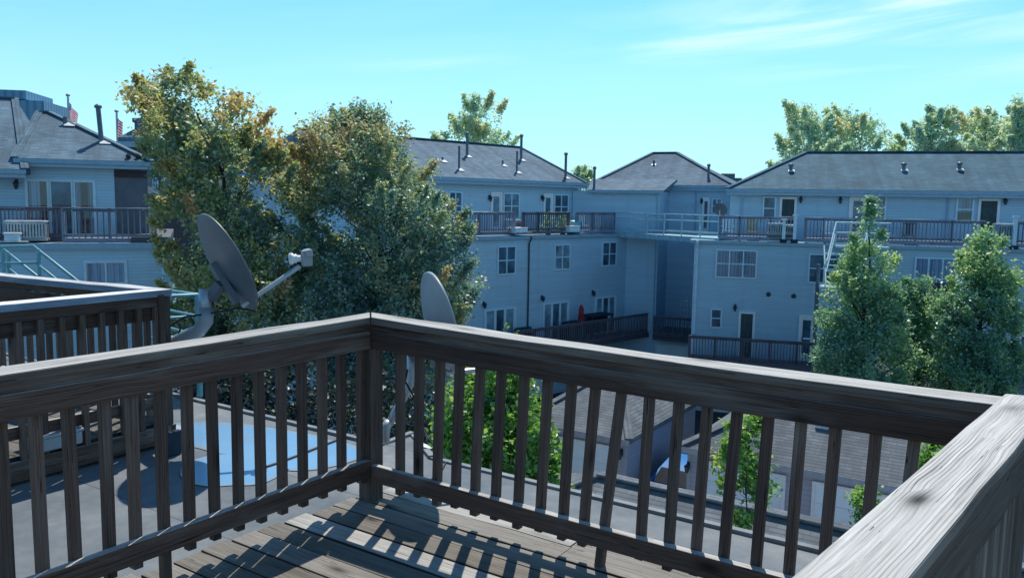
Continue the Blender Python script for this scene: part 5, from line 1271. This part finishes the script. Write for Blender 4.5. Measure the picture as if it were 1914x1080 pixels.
tree('young_tree', 'sparse pale sapling in front of the garage door near the dividing rail', 'tree', 12.0, 1618,
     [(896, 1628, 1640), (930, 1596, 1648), (960, 1592, 1640), (1010, 1605, 1630)], M['fresh'], leaf=.075, ncl=46, per=18, spread=.11, warm=.35, shoots=8, holes=.6, trunk_r=.02)
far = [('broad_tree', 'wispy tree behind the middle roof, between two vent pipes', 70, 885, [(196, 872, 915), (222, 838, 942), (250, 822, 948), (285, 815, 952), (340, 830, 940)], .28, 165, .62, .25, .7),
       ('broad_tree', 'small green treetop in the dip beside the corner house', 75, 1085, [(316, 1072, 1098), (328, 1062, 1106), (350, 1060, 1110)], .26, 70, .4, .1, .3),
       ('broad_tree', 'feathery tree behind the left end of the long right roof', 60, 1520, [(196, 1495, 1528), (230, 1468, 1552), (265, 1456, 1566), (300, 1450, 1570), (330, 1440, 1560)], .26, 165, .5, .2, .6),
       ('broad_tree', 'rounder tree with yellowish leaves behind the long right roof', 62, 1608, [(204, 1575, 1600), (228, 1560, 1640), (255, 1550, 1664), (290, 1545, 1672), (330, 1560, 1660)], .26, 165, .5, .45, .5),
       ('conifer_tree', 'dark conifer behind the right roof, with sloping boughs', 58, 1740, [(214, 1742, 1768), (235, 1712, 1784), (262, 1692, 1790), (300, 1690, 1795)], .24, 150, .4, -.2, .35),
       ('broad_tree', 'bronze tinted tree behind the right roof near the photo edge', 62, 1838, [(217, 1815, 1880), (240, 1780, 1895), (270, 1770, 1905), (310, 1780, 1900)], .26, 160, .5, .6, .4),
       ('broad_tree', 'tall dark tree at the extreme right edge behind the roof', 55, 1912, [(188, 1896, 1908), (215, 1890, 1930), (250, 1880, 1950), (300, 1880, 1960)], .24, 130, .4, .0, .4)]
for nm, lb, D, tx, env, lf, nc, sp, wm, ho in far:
    tree(nm, lb, 'tree', D, tx, env, M['hazed_leaf'], leaf=lf, ncl=nc, per=34, spread=sp*.9, warm=wm, shoots=int(nc*.9), holes=.55, sil=.62, trunk_r=.16, rag=.16, seed=tx*.01, shoot_len=.34, group='trees beyond the roofs')
# small sprig on the lower balcony
p = MP.pt(MP.U(946, 612, 1.5), -5.45, 1.5); o = thing('pot_plant', 'light green sprig by the first patio door just above the sunlit rail', 'plant', p)
b = MB(); b.lathe(p, Z, [(0, 0), (.15, 0), (.2, .35), (0, .34)], 12); b.build('pot', M['brown_wall'], o)
cc = p+rng.normal(0, 1, (30, 3))*vec(.25, .25, .3)+vec(0, 0, .95); leaf_mesh('foliage', cc, rng.uniform(.6, 1, 30), .12, M['fresh'], o, .14, 12)
# dark hedge added in place of the bare shade under the maples
hd = thing('filler', 'added dark hedge under the maples beyond the flat roof edge', 'filler', atd(520, 760, 17)*vec(1, 1, 0)+Z*GZ)
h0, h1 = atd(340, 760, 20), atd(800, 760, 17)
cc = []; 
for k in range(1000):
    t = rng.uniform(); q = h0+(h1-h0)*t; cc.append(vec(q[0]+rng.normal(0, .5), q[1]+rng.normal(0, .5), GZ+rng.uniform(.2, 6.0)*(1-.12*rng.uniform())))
leaf_mesh('foliage', np.array(cc), rng.uniform(0, .3, 1000), .13, M['filler'], hd, .42, 30)
b = MB()
for k in range(8): q = h0+(h1-h0)*(k+.5)/8; b.tube([vec(q[0], q[1], GZ), vec(q[0], q[1], GZ+3.2)], .05, 6)
b.build('stems', M['bark'], hd)

# ================================================================== LIGHT
SUN_EL, SUN_AZ = 59.0, 9.0
w = bpy.data.worlds.new("World"); scene.world = w; w.use_nodes = True
nt = w.node_tree; nt.nodes.clear()
def wn(t, **k):
    n = nt.nodes.new(t)
    for a, v in k.items(): setattr(n, a, v)
    return n
out = wn('ShaderNodeOutputWorld'); bg = wn('ShaderNodeBackground'); bg.inputs['Strength'].default_value = .138
sky = wn('ShaderNodeTexSky', sky_type='NISHITA', sun_disc=False, sun_elevation=R_(SUN_EL), sun_rotation=R_(SUN_AZ), altitude=100, air_density=1.0, dust_density=.6, ozone_density=2.0)
tc = wn('ShaderNodeTexCoord'); sp = wn('ShaderNodeSeparateXYZ'); nt.links.new(tc.outputs['Generated'], sp.inputs[0])
def wm(op, a, b=0.0, c=None, clamp=False):
    n = wn('ShaderNodeMath', operation=op, use_clamp=clamp)
    for i, v in enumerate((a, b, c)):
        if v is None: continue
        if isinstance(v, (int, float)): n.inputs[i].default_value = v
        else: nt.links.new(v, n.inputs[i])
    return n.outputs[0]
tint = wn('ShaderNodeMix', data_type='RGBA', blend_type='MULTIPLY'); tint.inputs[0].default_value = 1
nt.links.new(sky.outputs[0], tint.inputs[6]); tint.inputs[7].default_value = (.52, 1.13, 1.32, 1)
# thin cirrus: streaky noise on the dome, gathered to the upper right of the view
azm = wm('ARCTAN2', sp.outputs[0], sp.outputs[1]); el = wm('ARCSINE', sp.outputs[2])
cb = wn('ShaderNodeCombineXYZ'); nt.links.new(wm('ADD', wm('MULTIPLY', azm, 2.6), wm('MULTIPLY', el, -2.0)), cb.inputs[0]); nt.links.new(wm('ADD', wm('MULTIPLY', el, 22.0), wm('MULTIPLY', azm, -1.6)), cb.inputs[1])
nz = wn('ShaderNodeTexNoise'); nz.inputs['Scale'].default_value = 1.0; nz.inputs['Detail'].default_value = 7; nz.inputs['Roughness'].default_value = .58; nz.inputs['Distortion'].default_value = .6; nt.links.new(cb.outputs[0], nz.inputs['Vector'])
reg = wm('MULTIPLY', wm('MULTIPLY', wm('SUBTRACT', azm, .05), 3.2, clamp=True), wm('MULTIPLY', wm('SUBTRACT', el, .10), 9.0, clamp=True))
reg = wm('ADD', reg, .12)
def band(az0, az1, el0, slope, wd, amp):
    e = wm('SUBTRACT', wm('SUBTRACT', el, el0), wm('MULTIPLY', wm('SUBTRACT', azm, az0), slope))
    g = wm('POWER', 2.718, wm('MULTIPLY', wm('MULTIPLY', e, e), -1.0/(wd*wd)))
    a = wm('MULTIPLY', wm('MULTIPLY', wm('SUBTRACT', azm, az0), 9.0, clamp=True), wm('MULTIPLY', wm('SUBTRACT', az1, azm), 9.0, clamp=True))
    return wm('MULTIPLY', wm('MULTIPLY', g, a), amp)
bands = None
for q in ((.12, .75, .175, .13, .016, 1.1), (.25, .48, .182, .02, .008, .9), (.34, .8, .235, .05, .018, .7), (-.22, .02, .150, .10, .006, .7), (-.10, .10, .240, .25, .010, .5), (.42, .75, .150, .02, .010, .5)):
    b1 = band(*q); bands = b1 if bands is None else wm('ADD', bands, b1)
bands = wm('MULTIPLY', bands, wm('MULTIPLY', wm('SUBTRACT', nz.outputs['Fac'], .34), 3.6, clamp=True))
cl = wm('ADD', bands, wm('MULTIPLY', wm('MULTIPLY', wm('SUBTRACT', nz.outputs['Fac'], .455), 6.0, clamp=True), wm('MULTIPLY', reg, .5), clamp=True), clamp=True)
cm = wn('ShaderNodeMix', data_type='RGBA'); nt.links.new(wm('MULTIPLY', cl, .75), cm.inputs[0]); nt.links.new(tint.outputs[2], cm.inputs[6]); cm.inputs[7].default_value = (7.4, 9.2, 9.6, 1)
# paler towards the horizon
hz = wn('ShaderNodeMix', data_type='RGBA'); nt.links.new(wm('MULTIPLY', wm('SUBTRACT', 1.0, wm('MULTIPLY', wm('ABSOLUTE', el), 3.6), clamp=True), .85), hz.inputs[0]); nt.links.new(cm.outputs[2], hz.inputs[6]); hz.inputs[7].default_value = (4.3, 7.0, 8.0, 1)
# the dome deepens overhead and away from the sun
deep = wm('ADD', wm('MULTIPLY', wm('SUBTRACT', el, .66), 3.0, clamp=True), wm('MULTIPLY', wm('MULTIPLY', sp.outputs[1], -1.4, clamp=True), .12), clamp=True)
dm = wn('ShaderNodeMix', data_type='RGBA', blend_type='MULTIPLY'); nt.links.new(deep, dm.inputs[0]); nt.links.new(hz.outputs[2], dm.inputs[6]); dm.inputs[7].default_value = (.10, .19, .34, 1)
nt.links.new(dm.outputs[2], bg.inputs['Color']); nt.links.new(bg.outputs[0], out.inputs[0])
sl = bpy.data.lights.new('sun', 'SUN'); sl.energy = 4.6; sl.angle = R_(.5); sl.color = (1.0, .95, .86)
so = bpy.data.objects.new('sun', sl); COL.objects.link(so)
sd_ = Vector((math.cos(R_(SUN_EL))*math.sin(R_(SUN_AZ)), math.cos(R_(SUN_EL))*math.cos(R_(SUN_AZ)), math.sin(R_(SUN_EL))))
so.rotation_euler = sd_.to_track_quat('Z', 'Y').to_euler(); so.location = (0, 30, 60)
